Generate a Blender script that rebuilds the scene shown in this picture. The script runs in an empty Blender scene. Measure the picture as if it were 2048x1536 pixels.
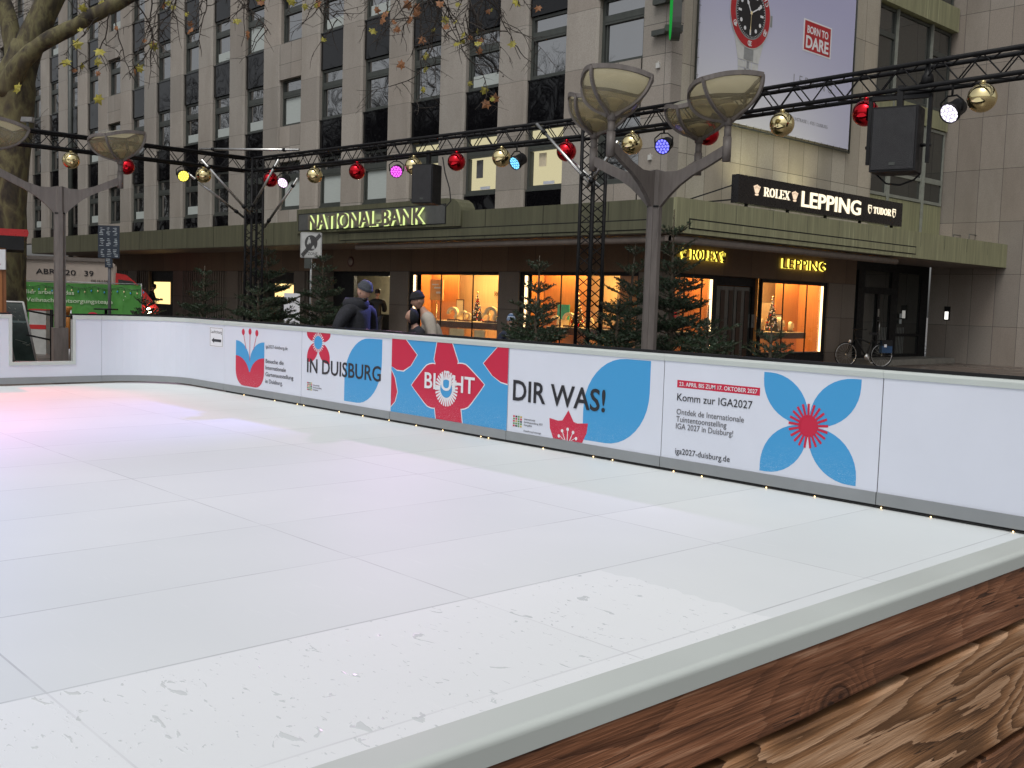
import bpy, math, random
from mathutils import Vector, Matrix, noise as mnoise
random.seed(11)
scene = bpy.context.scene
COL = scene.collection
PI = math.pi
V = Vector

# ------------------------------------------------------------------ camera
cam_data = bpy.data.cameras.new('camera')
cam = bpy.data.objects.new('camera', cam_data)
COL.objects.link(cam)
scene.camera = cam
cam_data.sensor_width = 36.0
cam_data.lens = 2090.0 / 2048.0 * 36.0
cam_data.clip_start = 0.05
cam_data.clip_end = 1000.0
CAMR = Matrix(((0.67966, -0.07978, 0.72918), (0.73284, 0.03078, -0.67971), (0.03178, 0.99634, 0.07938)))
cam.matrix_world = Matrix.Translation((0, 0, 1.455)) @ CAMR.to_4x4()
VIEW_RIGHT = V((0.68, 0.73321, 0)); VIEW_FWD = V((-0.73148, 0.68186, 0))

# ------------------------------------------------------------------ sky, sun, exposure
SUN_EL, SUN_AZ = math.radians(60), math.radians(150)     # azimuth measured from +Y towards +X
world = bpy.data.worlds.new('World'); scene.world = world
world.use_nodes = True
wn = world.node_tree; wn.nodes.clear()
w_out = wn.nodes.new('ShaderNodeOutputWorld'); w_bg = wn.nodes.new('ShaderNodeBackground')
w_sky = wn.nodes.new('ShaderNodeTexSky'); w_sky.sky_type = 'NISHITA'; w_sky.sun_disc = False
w_sky.sun_elevation = SUN_EL; w_sky.sun_rotation = SUN_AZ; w_sky.air_density = 1.0; w_sky.dust_density = 4.0
w_hsv = wn.nodes.new('ShaderNodeHueSaturation'); w_hsv.inputs['Saturation'].default_value = 0.2
w_bg.inputs['Strength'].default_value = 0.118
wn.links.new(w_sky.outputs[0], w_hsv.inputs['Color']); wn.links.new(w_hsv.outputs[0], w_bg.inputs['Color'])
wn.links.new(w_bg.outputs[0], w_out.inputs['Surface'])
sun_d = bpy.data.lights.new('overcast_sun', 'SUN'); sun_d.energy = 0.9; sun_d.angle = math.radians(25); sun_d.color = (1.0, 0.97, 0.93)
sun = bpy.data.objects.new('overcast_sun', sun_d); COL.objects.link(sun)
sdir = V((math.sin(SUN_AZ) * math.cos(SUN_EL), math.cos(SUN_AZ) * math.cos(SUN_EL), math.sin(SUN_EL)))
sun.rotation_euler = sdir.to_track_quat('Z', 'Y').to_euler()
scene.view_settings.view_transform = 'Standard'; scene.view_settings.look = 'None'
scene.view_settings.exposure = 0.12; scene.view_settings.gamma = 1.0
scene.render.engine = 'CYCLES'
scene.cycles.use_denoising = True
scene.cycles.max_bounces = 6; scene.cycles.diffuse_bounces = 3; scene.cycles.glossy_bounces = 4
scene.cycles.transmission_bounces = 4; scene.cycles.transparent_max_bounces = 12
scene.cycles.sample_clamp_indirect = 4.0

# ------------------------------------------------------------------ helpers: objects
def tag(o, label=None, cat=None, group=None, kind=None):
    if label: o['label'] = label
    if cat: o['category'] = cat
    if group: o['group'] = group
    if kind: o['kind'] = kind
    return o

def empty(name, loc=(0, 0, 0), rz=0.0):
    o = bpy.data.objects.new(name, None); o.empty_display_size = 0.2
    COL.objects.link(o); o.location = loc; o.rotation_euler = (0, 0, rz)
    return o

def worg(o):
    p = V((0, 0, 0))
    while o is not None:
        p += V(o.location); o = o.parent
    return p

def copy_tree(o, parent=None):
    c = o.copy(); COL.objects.link(c); c.parent = parent
    for ch in list(o.children): copy_tree(ch, c)
    return c

class MB:
    """collects shapes and links them as one mesh object"""
    def __init__(s): s.v = []; s.f = []; s.m = []; s.s = []
    def add(s, vs, fs, m=0, smooth=False):
        b = len(s.v); s.v.extend([tuple(p) for p in vs])
        for f in fs:
            s.f.append(tuple(b + i for i in f)); s.m.append(m); s.s.append(smooth)
        return s
    def box(s, x0, y0, z0, x1, y1, z1, m=0):
        x0, x1 = min(x0, x1), max(x0, x1); y0, y1 = min(y0, y1), max(y0, y1); z0, z1 = min(z0, z1), max(z0, z1)
        vs = [(x0,y0,z0),(x1,y0,z0),(x1,y1,z0),(x0,y1,z0),(x0,y0,z1),(x1,y0,z1),(x1,y1,z1),(x0,y1,z1)]
        return s.add(vs, [(0,3,2,1),(4,5,6,7),(0,1,5,4),(1,2,6,5),(2,3,7,6),(3,0,4,7)], m)
    def obox(s, c, a, b, d, m=0):
        c, a, b, d = V(c), V(a), V(b), V(d)
        vs = [c-a-b-d, c+a-b-d, c+a+b-d, c-a+b-d, c-a-b+d, c+a-b+d, c+a+b+d, c-a+b+d]
        return s.add(vs, [(0,3,2,1),(4,5,6,7),(0,1,5,4),(1,2,6,5),(2,3,7,6),(3,0,4,7)], m)
    def bar(s, p, q, w, h, m=0, up=(0, 0, 1)):
        p, q = V(p), V(q); d = q - p; u = V(up)
        if abs(d.normalized().dot(u)) > .98: u = V((1, 0, 0))
        a = d.cross(u).normalized(); b = a.cross(d).normalized()
        return s.obox((p+q)/2, d/2, a*w/2, b*h/2, m)
    def tube(s, pts, r, n=8, m=0, caps=True, smooth=True):
        pts = [V(p) for p in pts]; k = len(pts)
        rs = r if isinstance(r, (list, tuple)) else [r]*k
        t0 = (pts[1]-pts[0]).normalized()
        a = t0.orthogonal().normalized(); vs = []
        for i in range(k):
            t = (pts[min(i+1, k-1)] - pts[max(i-1, 0)]).normalized()
            a = (a - t*a.dot(t))
            a = a.normalized() if a.length > 1e-6 else t.orthogonal().normalized()
            b = t.cross(a)
            for j in range(n):
                th = 2*PI*j/n
                vs.append(pts[i] + (a*math.cos(th) + b*math.sin(th))*rs[i])
        fs = [(i*n+j, i*n+(j+1) % n, (i+1)*n+(j+1) % n, (i+1)*n+j) for i in range(k-1) for j in range(n)]
        if caps: fs += [tuple(range(n-1, -1, -1)), tuple((k-1)*n+j for j in range(n))]
        return s.add(vs, fs, m, smooth)
    def lathe(s, prof, c=(0, 0, 0), n=16, m=0, smooth=True, M=None):
        c = V(c); k = len(prof); vs = []
        for r, z in prof:
            for j in range(n):
                th = 2*PI*j/n; p = V((r*math.cos(th), r*math.sin(th), z))
                vs.append((M @ p if M else p) + c)
        fs = [(i*n+j, i*n+(j+1) % n, (i+1)*n+(j+1) % n, (i+1)*n+j) for i in range(k-1) for j in range(n)]
        if prof[0][0] > 1e-4: fs.append(tuple(range(n-1, -1, -1)))
        if prof[-1][0] > 1e-4: fs.append(tuple((k-1)*n+j for j in range(n)))
        return s.add(vs, fs, m, smooth)
    def ball(s, c, r, nu=16, nv=10, sc=(1, 1, 1), m=0):
        prof = [(max(1e-5, math.sin(PI*i/nv))*r, -math.cos(PI*i/nv)*r) for i in range(nv+1)]
        M = Matrix.Diagonal(V(sc))
        return s.lathe(prof, c, nu, m, True, M)
    def prism(s, pts, d, m=0, smooth=False):
        """flat outline pts (3-D, in order) given thickness d (vector)"""
        n = len(pts); d = V(d); pts = [V(p) for p in pts]
        vs = pts + [p+d for p in pts]
        fs = [tuple(range(n)), tuple(range(2*n-1, n-1, -1))] + [(i, i+n, (i+1) % n+n, (i+1) % n) for i in range(n)]
        return s.add(vs, fs, m, smooth)
    def text(s, txt, org, ux, uy, h, width=None, depth=0.004, bold=0.0, m=0, align='L', spacing=1.0):
        """lettering: org = left end of base line, cap height h, uy up, ux along; squeezed to width"""
        vs, fs, w = text_geo(txt, bold, spacing)
        ux, uy = V(ux).normalized(), V(uy).normalized(); n = ux.cross(uy); org = V(org)
        sx = h if width is None else width/w
        if align == 'C': org = org - ux*(w*sx/2)
        P = [org + ux*(x*sx) + uy*(y*h) + n*(z*depth) for x, y, z in vs]
        return s.add(P, fs, m)
    def build(s, name, mats, parent=None, origin=None, local=False, auto=None):
        me = bpy.data.meshes.new(name)
        o = V((0, 0, 0)) if local else (worg(parent) if parent is not None else (V(origin) if origin is not None else V((0, 0, 0))))
        me.from_pydata([tuple(V(p)-o) for p in s.v], [], s.f)
        if not isinstance(mats, (list, tuple)): mats = [mats]
        for k in mats: me.materials.append(k)
        me.polygons.foreach_set('material_index', s.m)
        me.polygons.foreach_set('use_smooth', s.s)
        me.update()
        ob = bpy.data.objects.new(name, me); COL.objects.link(ob)
        if parent is not None: ob.parent = parent
        elif not local: ob.location = o
        return ob

_tc = {}
def text_geo(txt, bold=0.0, spacing=1.0):
    key = (txt, bold, spacing)
    if key in _tc: return _tc[key]
    def raw(t):
        cu = bpy.data.curves.new('lettering', 'FONT'); cu.body = t; cu.size = 1.0; cu.extrude = 0.5
        cu.offset = bold; cu.resolution_u = 3; cu.space_character = spacing
        ob = bpy.data.objects.new('lettering', cu); COL.objects.link(ob)
        dg = bpy.context.evaluated_depsgraph_get(); dg.update()
        me = bpy.data.meshes.new_from_object(ob.evaluated_get(dg))
        vs = [tuple(v.co) for v in me.vertices]; fs = [tuple(p.vertices) for p in me.polygons]
        bpy.data.objects.remove(ob); bpy.data.curves.remove(cu); bpy.data.meshes.remove(me)
        return vs, fs
    hv, _ = raw('H'); ch = max(v[1] for v in hv)
    vs, fs = raw(txt); x0 = min(v[0] for v in vs); x1 = max(v[0] for v in vs)
    vs = [((x-x0)/ch, y/ch, z+0.5) for x, y, z in vs]
    _tc[key] = (vs, fs, (x1-x0)/ch)
    return _tc[key]

# ------------------------------------------------------------------ helpers: materials
class NT:
    def __init__(s, name):
        s.mat = bpy.data.materials.new(name); s.mat.use_nodes = True
        s.t = s.mat.node_tree; s.t.nodes.clear()
        s.out = s.t.nodes.new('ShaderNodeOutputMaterial')
    def n(s, typ, **kw):
        nd = s.t.nodes.new(typ)
        for k, v in kw.items(): setattr(nd, k, v)
        return nd
    def put(s, sock, val):
        if isinstance(val, bpy.types.NodeSocket): s.t.links.new(val, sock)
        elif val is not None:
            if sock.type == 'RGBA' and len(val) == 3: val = (*val, 1)
            sock.default_value = val
    def math(s, op, a, b=None, c=None, clamp=False):
        nd = s.n('ShaderNodeMath', operation=op, use_clamp=clamp)
        s.put(nd.inputs[0], a); s.put(nd.inputs[1], b)
        if c is not None: s.put(nd.inputs[2], c)
        return nd.outputs[0]
    def mix(s, f, a, b, blend='MIX'):
        nd = s.n('ShaderNodeMix', data_type='RGBA', blend_type=blend)
        s.put(nd.inputs[0], f); s.put(nd.inputs[6], a); s.put(nd.inputs[7], b)
        return nd.outputs[2]
    def pos(s): return s.n('ShaderNodeNewGeometry').outputs['Position']
    def obj(s): return s.n('ShaderNodeTexCoord').outputs['Object']
    def sep(s, v):
        nd = s.n('ShaderNodeSeparateXYZ'); s.put(nd.inputs[0], v); return nd.outputs
    def comb(s, x, y, z):
        nd = s.n('ShaderNodeCombineXYZ'); s.put(nd.inputs[0], x); s.put(nd.inputs[1], y); s.put(nd.inputs[2], z); return nd.outputs[0]
    def scale(s, v, sc):
        nd = s.n('ShaderNodeMapping'); s.put(nd.inputs[0], v); nd.inputs['Scale'].default_value = sc if isinstance(sc, (tuple, list)) else (sc,)*3
        return nd.outputs[0]
    def noise(s, v, scale, detail=3, rough=.55, dist=0.0):
        nd = s.n('ShaderNodeTexNoise'); s.put(nd.inputs['Vector'], v); nd.inputs['Scale'].default_value = scale
        nd.inputs['Detail'].default_value = detail; nd.inputs['Roughness'].default_value = rough; nd.inputs['Distortion'].default_value = dist
        return nd.outputs['Fac']
    def white(s, v):
        nd = s.n('ShaderNodeTexWhiteNoise'); s.put(nd.inputs['Vector'], v); return nd.outputs['Value']
    def voro(s, v, scale, feature='F1'):
        nd = s.n('ShaderNodeTexVoronoi', feature=feature); s.put(nd.inputs['Vector'], v); nd.inputs['Scale'].default_value = scale
        return nd.outputs['Distance']
    def rng(s, v, a, b, c=0.0, d=1.0):
        nd = s.n('ShaderNodeMapRange'); s.put(nd.inputs[0], v)
        for i, k in enumerate((a, b, c, d)): nd.inputs[i+1].default_value = k
        return nd.outputs[0]
    def ramp(s, f, stops):
        nd = s.n('ShaderNodeValToRGB'); s.put(nd.inputs[0], f); e = nd.color_ramp.elements
        while len(e) < len(stops): e.new(0.5)
        for i, (p, c) in enumerate(stops):
            e[i].position = p; e[i].color = (*c, 1) if len(c) == 3 else c
        return nd.outputs[0]
    def bump(s, h, strength=.3, dist=.01):
        nd = s.n('ShaderNodeBump'); nd.inputs['Strength'].default_value = strength; nd.inputs['Distance'].default_value = dist
        s.put(nd.inputs['Height'], h); return nd.outputs[0]
    def pbsdf(s, col, rough=.5, metal=0.0, ior=1.5, normal=None, spec=None, coat=0.0, emit=None, estr=0.0, sheen=0.0):
        nd = s.n('ShaderNodeBsdfPrincipled'); s.put(nd.inputs['Base Color'], col); s.put(nd.inputs['Roughness'], rough)
        s.put(nd.inputs['Metallic'], metal); nd.inputs['IOR'].default_value = ior
        if normal is not None: s.put(nd.inputs['Normal'], normal)
        if spec is not None: s.put(nd.inputs['Specular IOR Level'], spec)
        if coat: nd.inputs['Coat Weight'].default_value = coat
        if sheen: nd.inputs['Sheen Weight'].default_value = sheen
        if emit is not None: s.put(nd.inputs['Emission Color'], emit); nd.inputs['Emission Strength'].default_value = estr
        return nd.outputs[0]
    def done(s, sh): s.t.links.new(sh, s.out.inputs['Surface']); return s.mat

def M(name, col, rough=.5, metal=0.0, var=.18, scale=5.0, stretch=(1, 1, 1), bump=0.0, bscale=60.0, ior=1.5, spec=None, coat=0.0, world_co=False, emit=None, estr=0.0, sheen=0.0):
    t = NT(name); co = t.pos() if world_co else t.obj()
    if stretch != (1, 1, 1): co = t.scale(co, stretch)
    f = t.noise(co, scale, 4, .6)
    dk = tuple(c*(1-var) for c in col); lt = tuple(min(1, c*(1+var)) for c in col)
    c = t.mix(t.rng(f, .25, .75), dk, lt)
    r = t.rng(t.noise(co, scale*2.3, 2), .3, .7, max(.02, rough-.08), min(1, rough+.08))
    nm = t.bump(t.noise(co, bscale, 3), bump, .01) if bump else None
    return t.done(t.pbsdf(c, r, metal, ior, nm, spec, coat, emit, estr, sheen))

def glow(name, col, strength):
    t = NT(name); e = t.n('ShaderNodeEmission'); t.put(e.inputs[0], col); e.inputs[1].default_value = strength
    return t.done(e.outputs[0])

def m_stone(name, base, pz, pz0, px, px0, axis, tint=.16, joint=.5):
    """speckled stone slabs; joints every pz in height and px along the wall"""
    t = NT(name); P = t.pos(); o = t.sep(P); u = o[0] if axis == 'x' else o[1]
    zc = t.math('DIVIDE', t.math('SUBTRACT', o[2], pz0), pz); uc = t.math('DIVIDE', t.math('SUBTRACT', u, px0), px)
    zi, ui = t.math('FLOOR', zc), t.math('FLOOR', uc)
    zf, uf = t.math('FRACT', zc), t.math('FRACT', uc)
    r = t.white(t.comb(zi, ui, 3.3)); r2 = t.white(t.comb(ui, zi, 7.7))
    c = t.mix(r, tuple(b*(1-tint) for b in base), tuple(b*(1+tint) for b in base))
    c = t.mix(t.math('MULTIPLY', r2, .35), c, (base[0]*1.05, base[1]*.92, base[2]*.84))
    sp = t.noise(P, 38, 2, .7); c = t.mix(t.rng(sp, .35, .7, 0, .75), c, t.mix(.5, c, (base[0]*.45, base[1]*.43, base[2]*.42)))
    big = t.noise(t.scale(P, (1, 1, .35)), .9, 5, .65); c = t.mix(t.rng(big, .42, .75, 0, .55), c, (base[0]*.55, base[1]*.52, base[2]*.48))
    wz, wx = .007/pz, .007/px
    jz = t.math('GREATER_THAN', t.math('ABSOLUTE', t.math('SUBTRACT', zf, .5)), .5-wz)
    jx = t.math('GREATER_THAN', t.math('ABSOLUTE', t.math('SUBTRACT', uf, .5)), .5-wx)
    j = t.math('MAXIMUM', jz, jx)
    c = t.mix(t.math('MULTIPLY', j, joint+.3), c, (.03, .028, .025))
    h = t.math('SUBTRACT', t.math('MULTIPLY', sp, .25), j)
    return t.done(t.pbsdf(c, .72, normal=t.bump(h, .35, .008)))

def m_canopy(name, base, streak):
    """weathered olive sheet metal with rain streaks"""
    t = NT(name); P = t.pos()
    f = t.noise(t.scale(P, (1, 1, .06)), 5.0, 5, .7); g = t.noise(t.scale(P, (1, 1, .03)), 17.0, 4, .7)
    b = t.noise(P, .7, 3)
    c = t.mix(t.rng(f, .35, .7), tuple(k*.62 for k in base), base)
    c = t.mix(t.math('MULTIPLY', t.rng(g, .55, .72), t.rng(b, .3, .65)), c, streak)
    return t.done(t.pbsdf(c, .55, normal=t.bump(g, .1, .005)))
# ------------------------------------------------------------------ materials
STONE = (.34, .315, .28)
m_facade = m_stone('facade_slabs', STONE, 1.425, 7.28-1.425*8, 2.53, -18.0-2.53*40-1.10-.001, 'x', joint=.25)
m_facade_bay = m_stone('facade_small_slabs', STONE, .7125, 7.28-.7125*12, .72, -18.0-.72*90, 'x')
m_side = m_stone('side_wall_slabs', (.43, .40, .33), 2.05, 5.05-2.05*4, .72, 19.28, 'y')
m_granite = m_stone('granite_slabs', (.30, .27, .235), 1.645, 10.99-1.645*9, .74, -14.63-.74*8, 'x', joint=.5)
m_brown = m_stone('brown_stone_fascia', (.17, .115, .075), 3.0, 2.24-3.0, 1.07, -15.65-1.07*60, 'x', joint=.5)
m_brown_y = m_stone('brown_stone_side', (.17, .115, .075), 3.0, 2.24-3.0, 1.18, 19.28+.05, 'y', joint=.5)
m_pier = m_stone('pier_stone', (.19, .165, .14), 1.02, 2.24-1.02*4, 5.0, -80, 'x')
m_pier_y = m_stone('pier_stone_side', (.20, .17, .14), .98, 2.24-.98*4, .74, 26.7, 'y')
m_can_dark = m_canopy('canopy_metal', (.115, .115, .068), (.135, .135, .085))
m_can_lit = m_canopy('canopy_metal_lit_streaked', (.30, .30, .175), (.46, .48, .29))  # same metal, stronger light on the right side put into a paler base
m_soffit = M('soffit_paint', (.16, .13, .11), .6)
m_frame = M('window_frame_metal', (.05, .056, .05), .45)
m_framelt = M('pale_frame_metal', (.22, .23, .2), .45)
m_black = M('black_paint', (.009, .009, .010), .55, var=.3, spec=.3)
m_truss = M('black_truss_paint', (.007, .007, .008), .55, var=.4, scale=20, spec=.2)
m_silver = M('bare_aluminium', (.62, .62, .60), .32, 1.0)
m_bronze = M('lamp_post_paint', (.135, .118, .108), .5, var=.25, scale=3, stretch=(6, 6, 1), bump=.05)
m_white = M('white_board_plastic', (.63, .66, .745), .42, var=.03, scale=1.5)
m_rail = M('rail_plastic', (.50, .54, .515), .38, var=.04, scale=2.0)
m_kick = M('grey_kick_plastic', (.24, .255, .265), .45, var=.08, scale=2.0)
m_seam = M('joint_dark', (.10, .10, .11), .7)
def m_print(name, col):
    t = NT(name); P = t.pos(); o = t.sep(P)
    sc = t.noise(t.scale(P, (1.3, 1, 4.5)), 9, 2, .6, 2.2)
    low = t.rng(o[2], .12, .42, 1, 0)
    k = t.math('MULTIPLY', t.math('MULTIPLY', t.math('LESS_THAN', t.math('ABSOLUTE', t.math('SUBTRACT', sc, .5)), .006), low), .55)
    return t.done(t.pbsdf(t.mix(k, col, (.75, .76, .8)), .4))
m_pblue = m_print('print_sky_blue', (.045, .30, .60))
m_pred = m_print('print_red', (.52, .008, .045))
m_pblack = m_print('print_black', (.012, .012, .016))
m_pgrey = m_print('print_grey', (.11, .11, .12))
m_pwhite = m_print('print_white', (.72, .73, .76))
m_pgreen = m_print('print_green', (.10, .26, .06)); m_pyellow = m_print('print_ochre', (.5, .36, .05))
m_gold = M('gold_chrome', (.86, .72, .38), .07, 1.0, var=.05)
m_redball = M('red_chrome', (.62, .004, .015), .09, 1.0, var=.05, coat=.3)
m_wire = M('dark_wire', (.02, .02, .02), .6)
m_fabric_dark = M('dark_padded_fabric', (.012, .013, .018), .85, var=.5, scale=25, bump=.5, bscale=35)
m_fabric_grey = M('knit_grey', (.045, .05, .06), .9, var=.3, scale=60, bump=.4, bscale=120)
m_fabric_lt = M('light_jacket_fabric', (.37, .33, .28), .85, var=.15, scale=14, bump=.5, bscale=30)
m_knit_black = M('knit_black', (.012, .012, .014), .9, var=.4, scale=60)
m_skin = M('skin', (.42, .24, .17), .55, var=.12, scale=12)
m_jeans = M('dark_trousers', (.02, .024, .035), .85)
m_shoe = M('shoe_leather', (.02, .018, .016), .5)
m_hairgrey = M('grey_hair', (.22, .2, .19), .8, var=.3, scale=60)
m_eye = M('dark_eye', (.02, .015, .012), .3)

def mk_ice():
    t = NT('synthetic_ice_tiles'); P = t.pos(); o = t.sep(P)
    uc = t.math('ADD', o[0], 3.78); vc = t.math('DIVIDE', t.math('SUBTRACT', o[1], 3.29), 2.0)
    cell = t.comb(t.math('FLOOR', uc), t.math('FLOOR', vc), 1.0); r = t.white(cell)
    c = t.mix(r, (.64, .675, .675), (.69, .72, .72))
    big = t.noise(P, .35, 3); c = t.mix(t.rng(big, .35, .65), c, t.mix(.5, c, (.56, .60, .605)))
    ds = t.noise(t.scale(P, (1, 6, 1)), 3.0, 4, .7); c = t.mix(t.rng(ds, .6, .8, 0, .18), c, (.86, .87, .87))
    j1 = t.math('GREATER_THAN', t.math('ABSOLUTE', t.math('SUBTRACT', t.math('FRACT', uc), .5)), .4945)
    j2 = t.math('GREATER_THAN', t.math('ABSOLUTE', t.math('SUBTRACT', t.math('FRACT', vc), .5)), .49775)
    j = t.math('MAXIMUM', j1, j2)
    jw = t.rng(t.noise(P, 2.2, 2), .35, .6, .25, .8)
    c = t.mix(t.math('MULTIPLY', j, jw), c, (.40, .42, .43))
    # wet tiles beside the near rail: puddles left standing on them
    edge = t.math('MULTIPLY', t.noise(P, 6.0, 3), .16)
    wx = t.math('GREATER_THAN', o[0], -3.77); wy = t.math('LESS_THAN', o[1], t.math('ADD', 4.14, edge))
    wet = t.math('MULTIPLY', wx, wy)
    c = t.mix(t.math('MULTIPLY', wet, .4), c, (.82, .84, .845))
    q = t.n('ShaderNodeMapping'); t.put(q.inputs[0], P); q.inputs['Rotation'].default_value = (0, 0, .35); q.inputs['Scale'].default_value = (1.25, 2.9, 1)
    p1 = t.noise(q.outputs[0], 5.2, 4, .5, .9); p2 = t.noise(q.outputs[0], 15.0, 3, .5, .7)
    near = t.rng(t.noise(P, .9, 2), .3, .65, .0, .05)
    a = t.math('GREATER_THAN', p1, t.math('SUBTRACT', .70, near)); b = t.math('GREATER_THAN', p2, t.math('SUBTRACT', .715, near))
    pud = t.math('MULTIPLY', t.math('MAXIMUM', a, b), wet)
    c = t.mix(t.math('MULTIPLY', pud, .5), c, (.54, .58, .59))
    rim = t.math('MULTIPLY', wet, t.math('MAXIMUM', t.rng(p1, .62, .70, 0, .6), t.rng(p2, .64, .715, 0, .6)))
    rough = t.mix(pud, (.58,)*3, (.08,)*3)
    h = t.math('ADD', rim, t.math('MULTIPLY', j, -.3))
    h = t.math('ADD', h, t.math('MULTIPLY', t.noise(P, 70, 2), .05))
    return t.done(t.pbsdf(c, rough, normal=t.bump(h, .25, .006), ior=1.45, spec=.32))
m_ice = mk_ice()

def mk_paving():
    t = NT('brick_paving'); P = t.pos()
    br = t.n('ShaderNodeTexBrick'); t.put(br.inputs['Vector'], t.scale(P, 4.0)); br.inputs['Scale'].default_value = 1.0
    br.inputs['Color1'].default_value = (.15, .115, .095, 1); br.inputs['Color2'].default_value = (.105, .085, .072, 1)
    br.inputs['Mortar'].default_value = (.045, .04, .036, 1); br.inputs['Mortar Size'].default_value = .02
    c = t.mix(t.rng(t.noise(P, .5, 4), .35, .7, 0, .6), br.outputs['Color'], (.07, .06, .052))
    r = t.rng(t.noise(P, .8, 3), .4, .62, .55, .2)
    return t.done(t.pbsdf(c, r, normal=t.bump(br.outputs['Fac'], -.2, .004)))
m_paving = mk_paving()

def mk_plank(name, dark, mid, light, seed, cath=.4):
    """weathered board: fibre streaks, cathedral grain and knots; length along Y, height along Z"""
    t = NT(name); P = t.pos(); o = t.sep(P)
    F = lambda sy, sz, det=3, dist=0.0, k=0.0: t.noise(t.comb(t.math('MULTIPLY', o[1], sy), seed+k, t.math('MULTIPLY', o[2], sz)), 1.0, det, .6, dist)
    vq = t.comb(t.math('ADD', t.math('MULTIPLY', o[1], 2.3), seed*3.7), 0.0, t.math('MULTIPLY', t.math('ADD', o[2], seed*.37), 3.6))
    vd = t.n('ShaderNodeTexVoronoi'); t.put(vd.inputs['Vector'], vq); vd.inputs['Scale'].default_value = 1.0; vd.inputs['Randomness'].default_value = .95
    kd = vd.outputs['Distance']; knot = t.rng(kd, .0, .30, 1, 0)
    wob = t.math('MULTIPLY', t.math('SUBTRACT', F(2.6, 9, 2, .3, 4.0), .5), .07)
    fld = t.math('ADD', t.math('ADD', F(.85, 4.6, 2, .2), wob), t.math('MULTIPLY', t.math('POWER', knot, 1.5), .42))
    f1 = F(3.0, 75, 4, .4, 1.0); f2 = F(9.0, 230, 3, .2, 2.0); f3 = F(1.3, 26, 3, .5, 3.0)
    rg = t.math('ADD', t.math('MULTIPLY', fld, 21.0), t.math('MULTIPLY', f1, .9))
    saw = t.math('POWER', t.math('FRACT', rg), 1.4)
    cathv = t.rng(saw, 0.0, 1.0, 1.0, .0)
    v = t.math('ADD', t.math('MULTIPLY', cathv, cath), t.math('MULTIPLY', t.rng(f1, .28, .72), .62-cath*.5))
    v = t.math('ADD', v, t.math('MULTIPLY', t.rng(f2, .3, .7), .22)); v = t.math('ADD', v, t.math('MULTIPLY', t.math('SUBTRACT', f3, .5), .75))
    c = t.ramp(v, [(.12, dark), (.40, tuple((a_*.5+b_*.5) for a_, b_ in zip(dark, mid))), (.58, mid), (.85, light)])
    big = F(.9, 3.2, 3, 0, 6.0); c = t.mix(t.rng(big, .4, .7, 0, .5), c, tuple(k*.55 for k in mid))
    crack = t.math('MULTIPLY', t.math('LESS_THAN', t.math('ABSOLUTE', t.math('SUBTRACT', F(1.1, 30, 2, .5, 9.0), .5)), .006), t.math('GREATER_THAN', F(2.2, 5, 2, 0, 11.0), .53))
    c = t.mix(t.math('MULTIPLY', crack, .8), c, tuple(k*.35 for k in dark))
    core = t.rng(kd, .035, .085, 1, 0); ring = t.rng(t.math('ABSOLUTE', t.math('SUBTRACT', kd, .085)), 0, .02, 1, 0)
    c = t.mix(t.math('MULTIPLY', core, .55), c, (dark[0]*1.1, dark[1]*.9, dark[2]*.8))
    c = t.mix(t.math('MULTIPLY', ring, .75), c, tuple(k*.35 for k in dark))
    kc = t.math('MULTIPLY', t.math('LESS_THAN', t.math('ABSOLUTE', t.math('SUBTRACT', F(7, 14, 2, .5, 13.0), .5)), .03), core); c = t.mix(t.math('MULTIPLY', kc, .8), c, tuple(k*.3 for k in dark))
    h = t.math('ADD', t.math('MULTIPLY', v, .9), t.math('MULTIPLY', f2, .3)); h = t.math('SUBTRACT', h, t.math('ADD', crack, t.math('MULTIPLY', ring, .6)))
    return t.done(t.pbsdf(c, .5, normal=t.bump(h, .6, .004), spec=.4))
m_plank = [mk_plank('plank_red_brown', (.040, .013, .006), (.30, .125, .060), (.55, .31, .19), 1.0, .18),
           mk_plank('plank_golden_brown', (.045, .018, .006), (.36, .18, .080), (.64, .40, .24), 4.0, .50),
           mk_plank('plank_mid_brown', (.042, .016, .007), (.22, .095, .042), (.44, .24, .14), 8.0, .35)]

def mk_bark():
    t = NT('plane_tree_bark'); P = t.pos()
    f = t.noise(t.scale(P, (1, 1, .45)), 3.4, 4, .55, .4); g = t.noise(t.scale(P, (1, 1, .5)), 8.0, 5, .65, .6)
    c = t.ramp(f, [(.36, (.022, .017, .012)), (.44, (.06, .048, .024)), (.52, (.125, .112, .05)), (.60, (.085, .07, .032)), (.70, (.042, .032, .02))])
    c = t.mix(t.rng(g, .5, .7, 0, .7), c, (.055, .042, .028))
    return t.done(t.pbsdf(c, .85, normal=t.bump(g, .5, .02)))
m_bark = mk_bark()
m_twig = M('twig_bark', (.035, .026, .02), .8)
m_leafy = M('yellow_leaf', (.26, .23, .03), .6, var=.4, scale=9); m_leafb = M('rusty_leaf', (.22, .09, .03), .6, var=.4, scale=9)
m_needle = M('fir_needles', (.017, .036, .014), .5, var=.5, scale=7, world_co=True)
m_firbark = M('fir_bark', (.085, .065, .045), .85)

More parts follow.
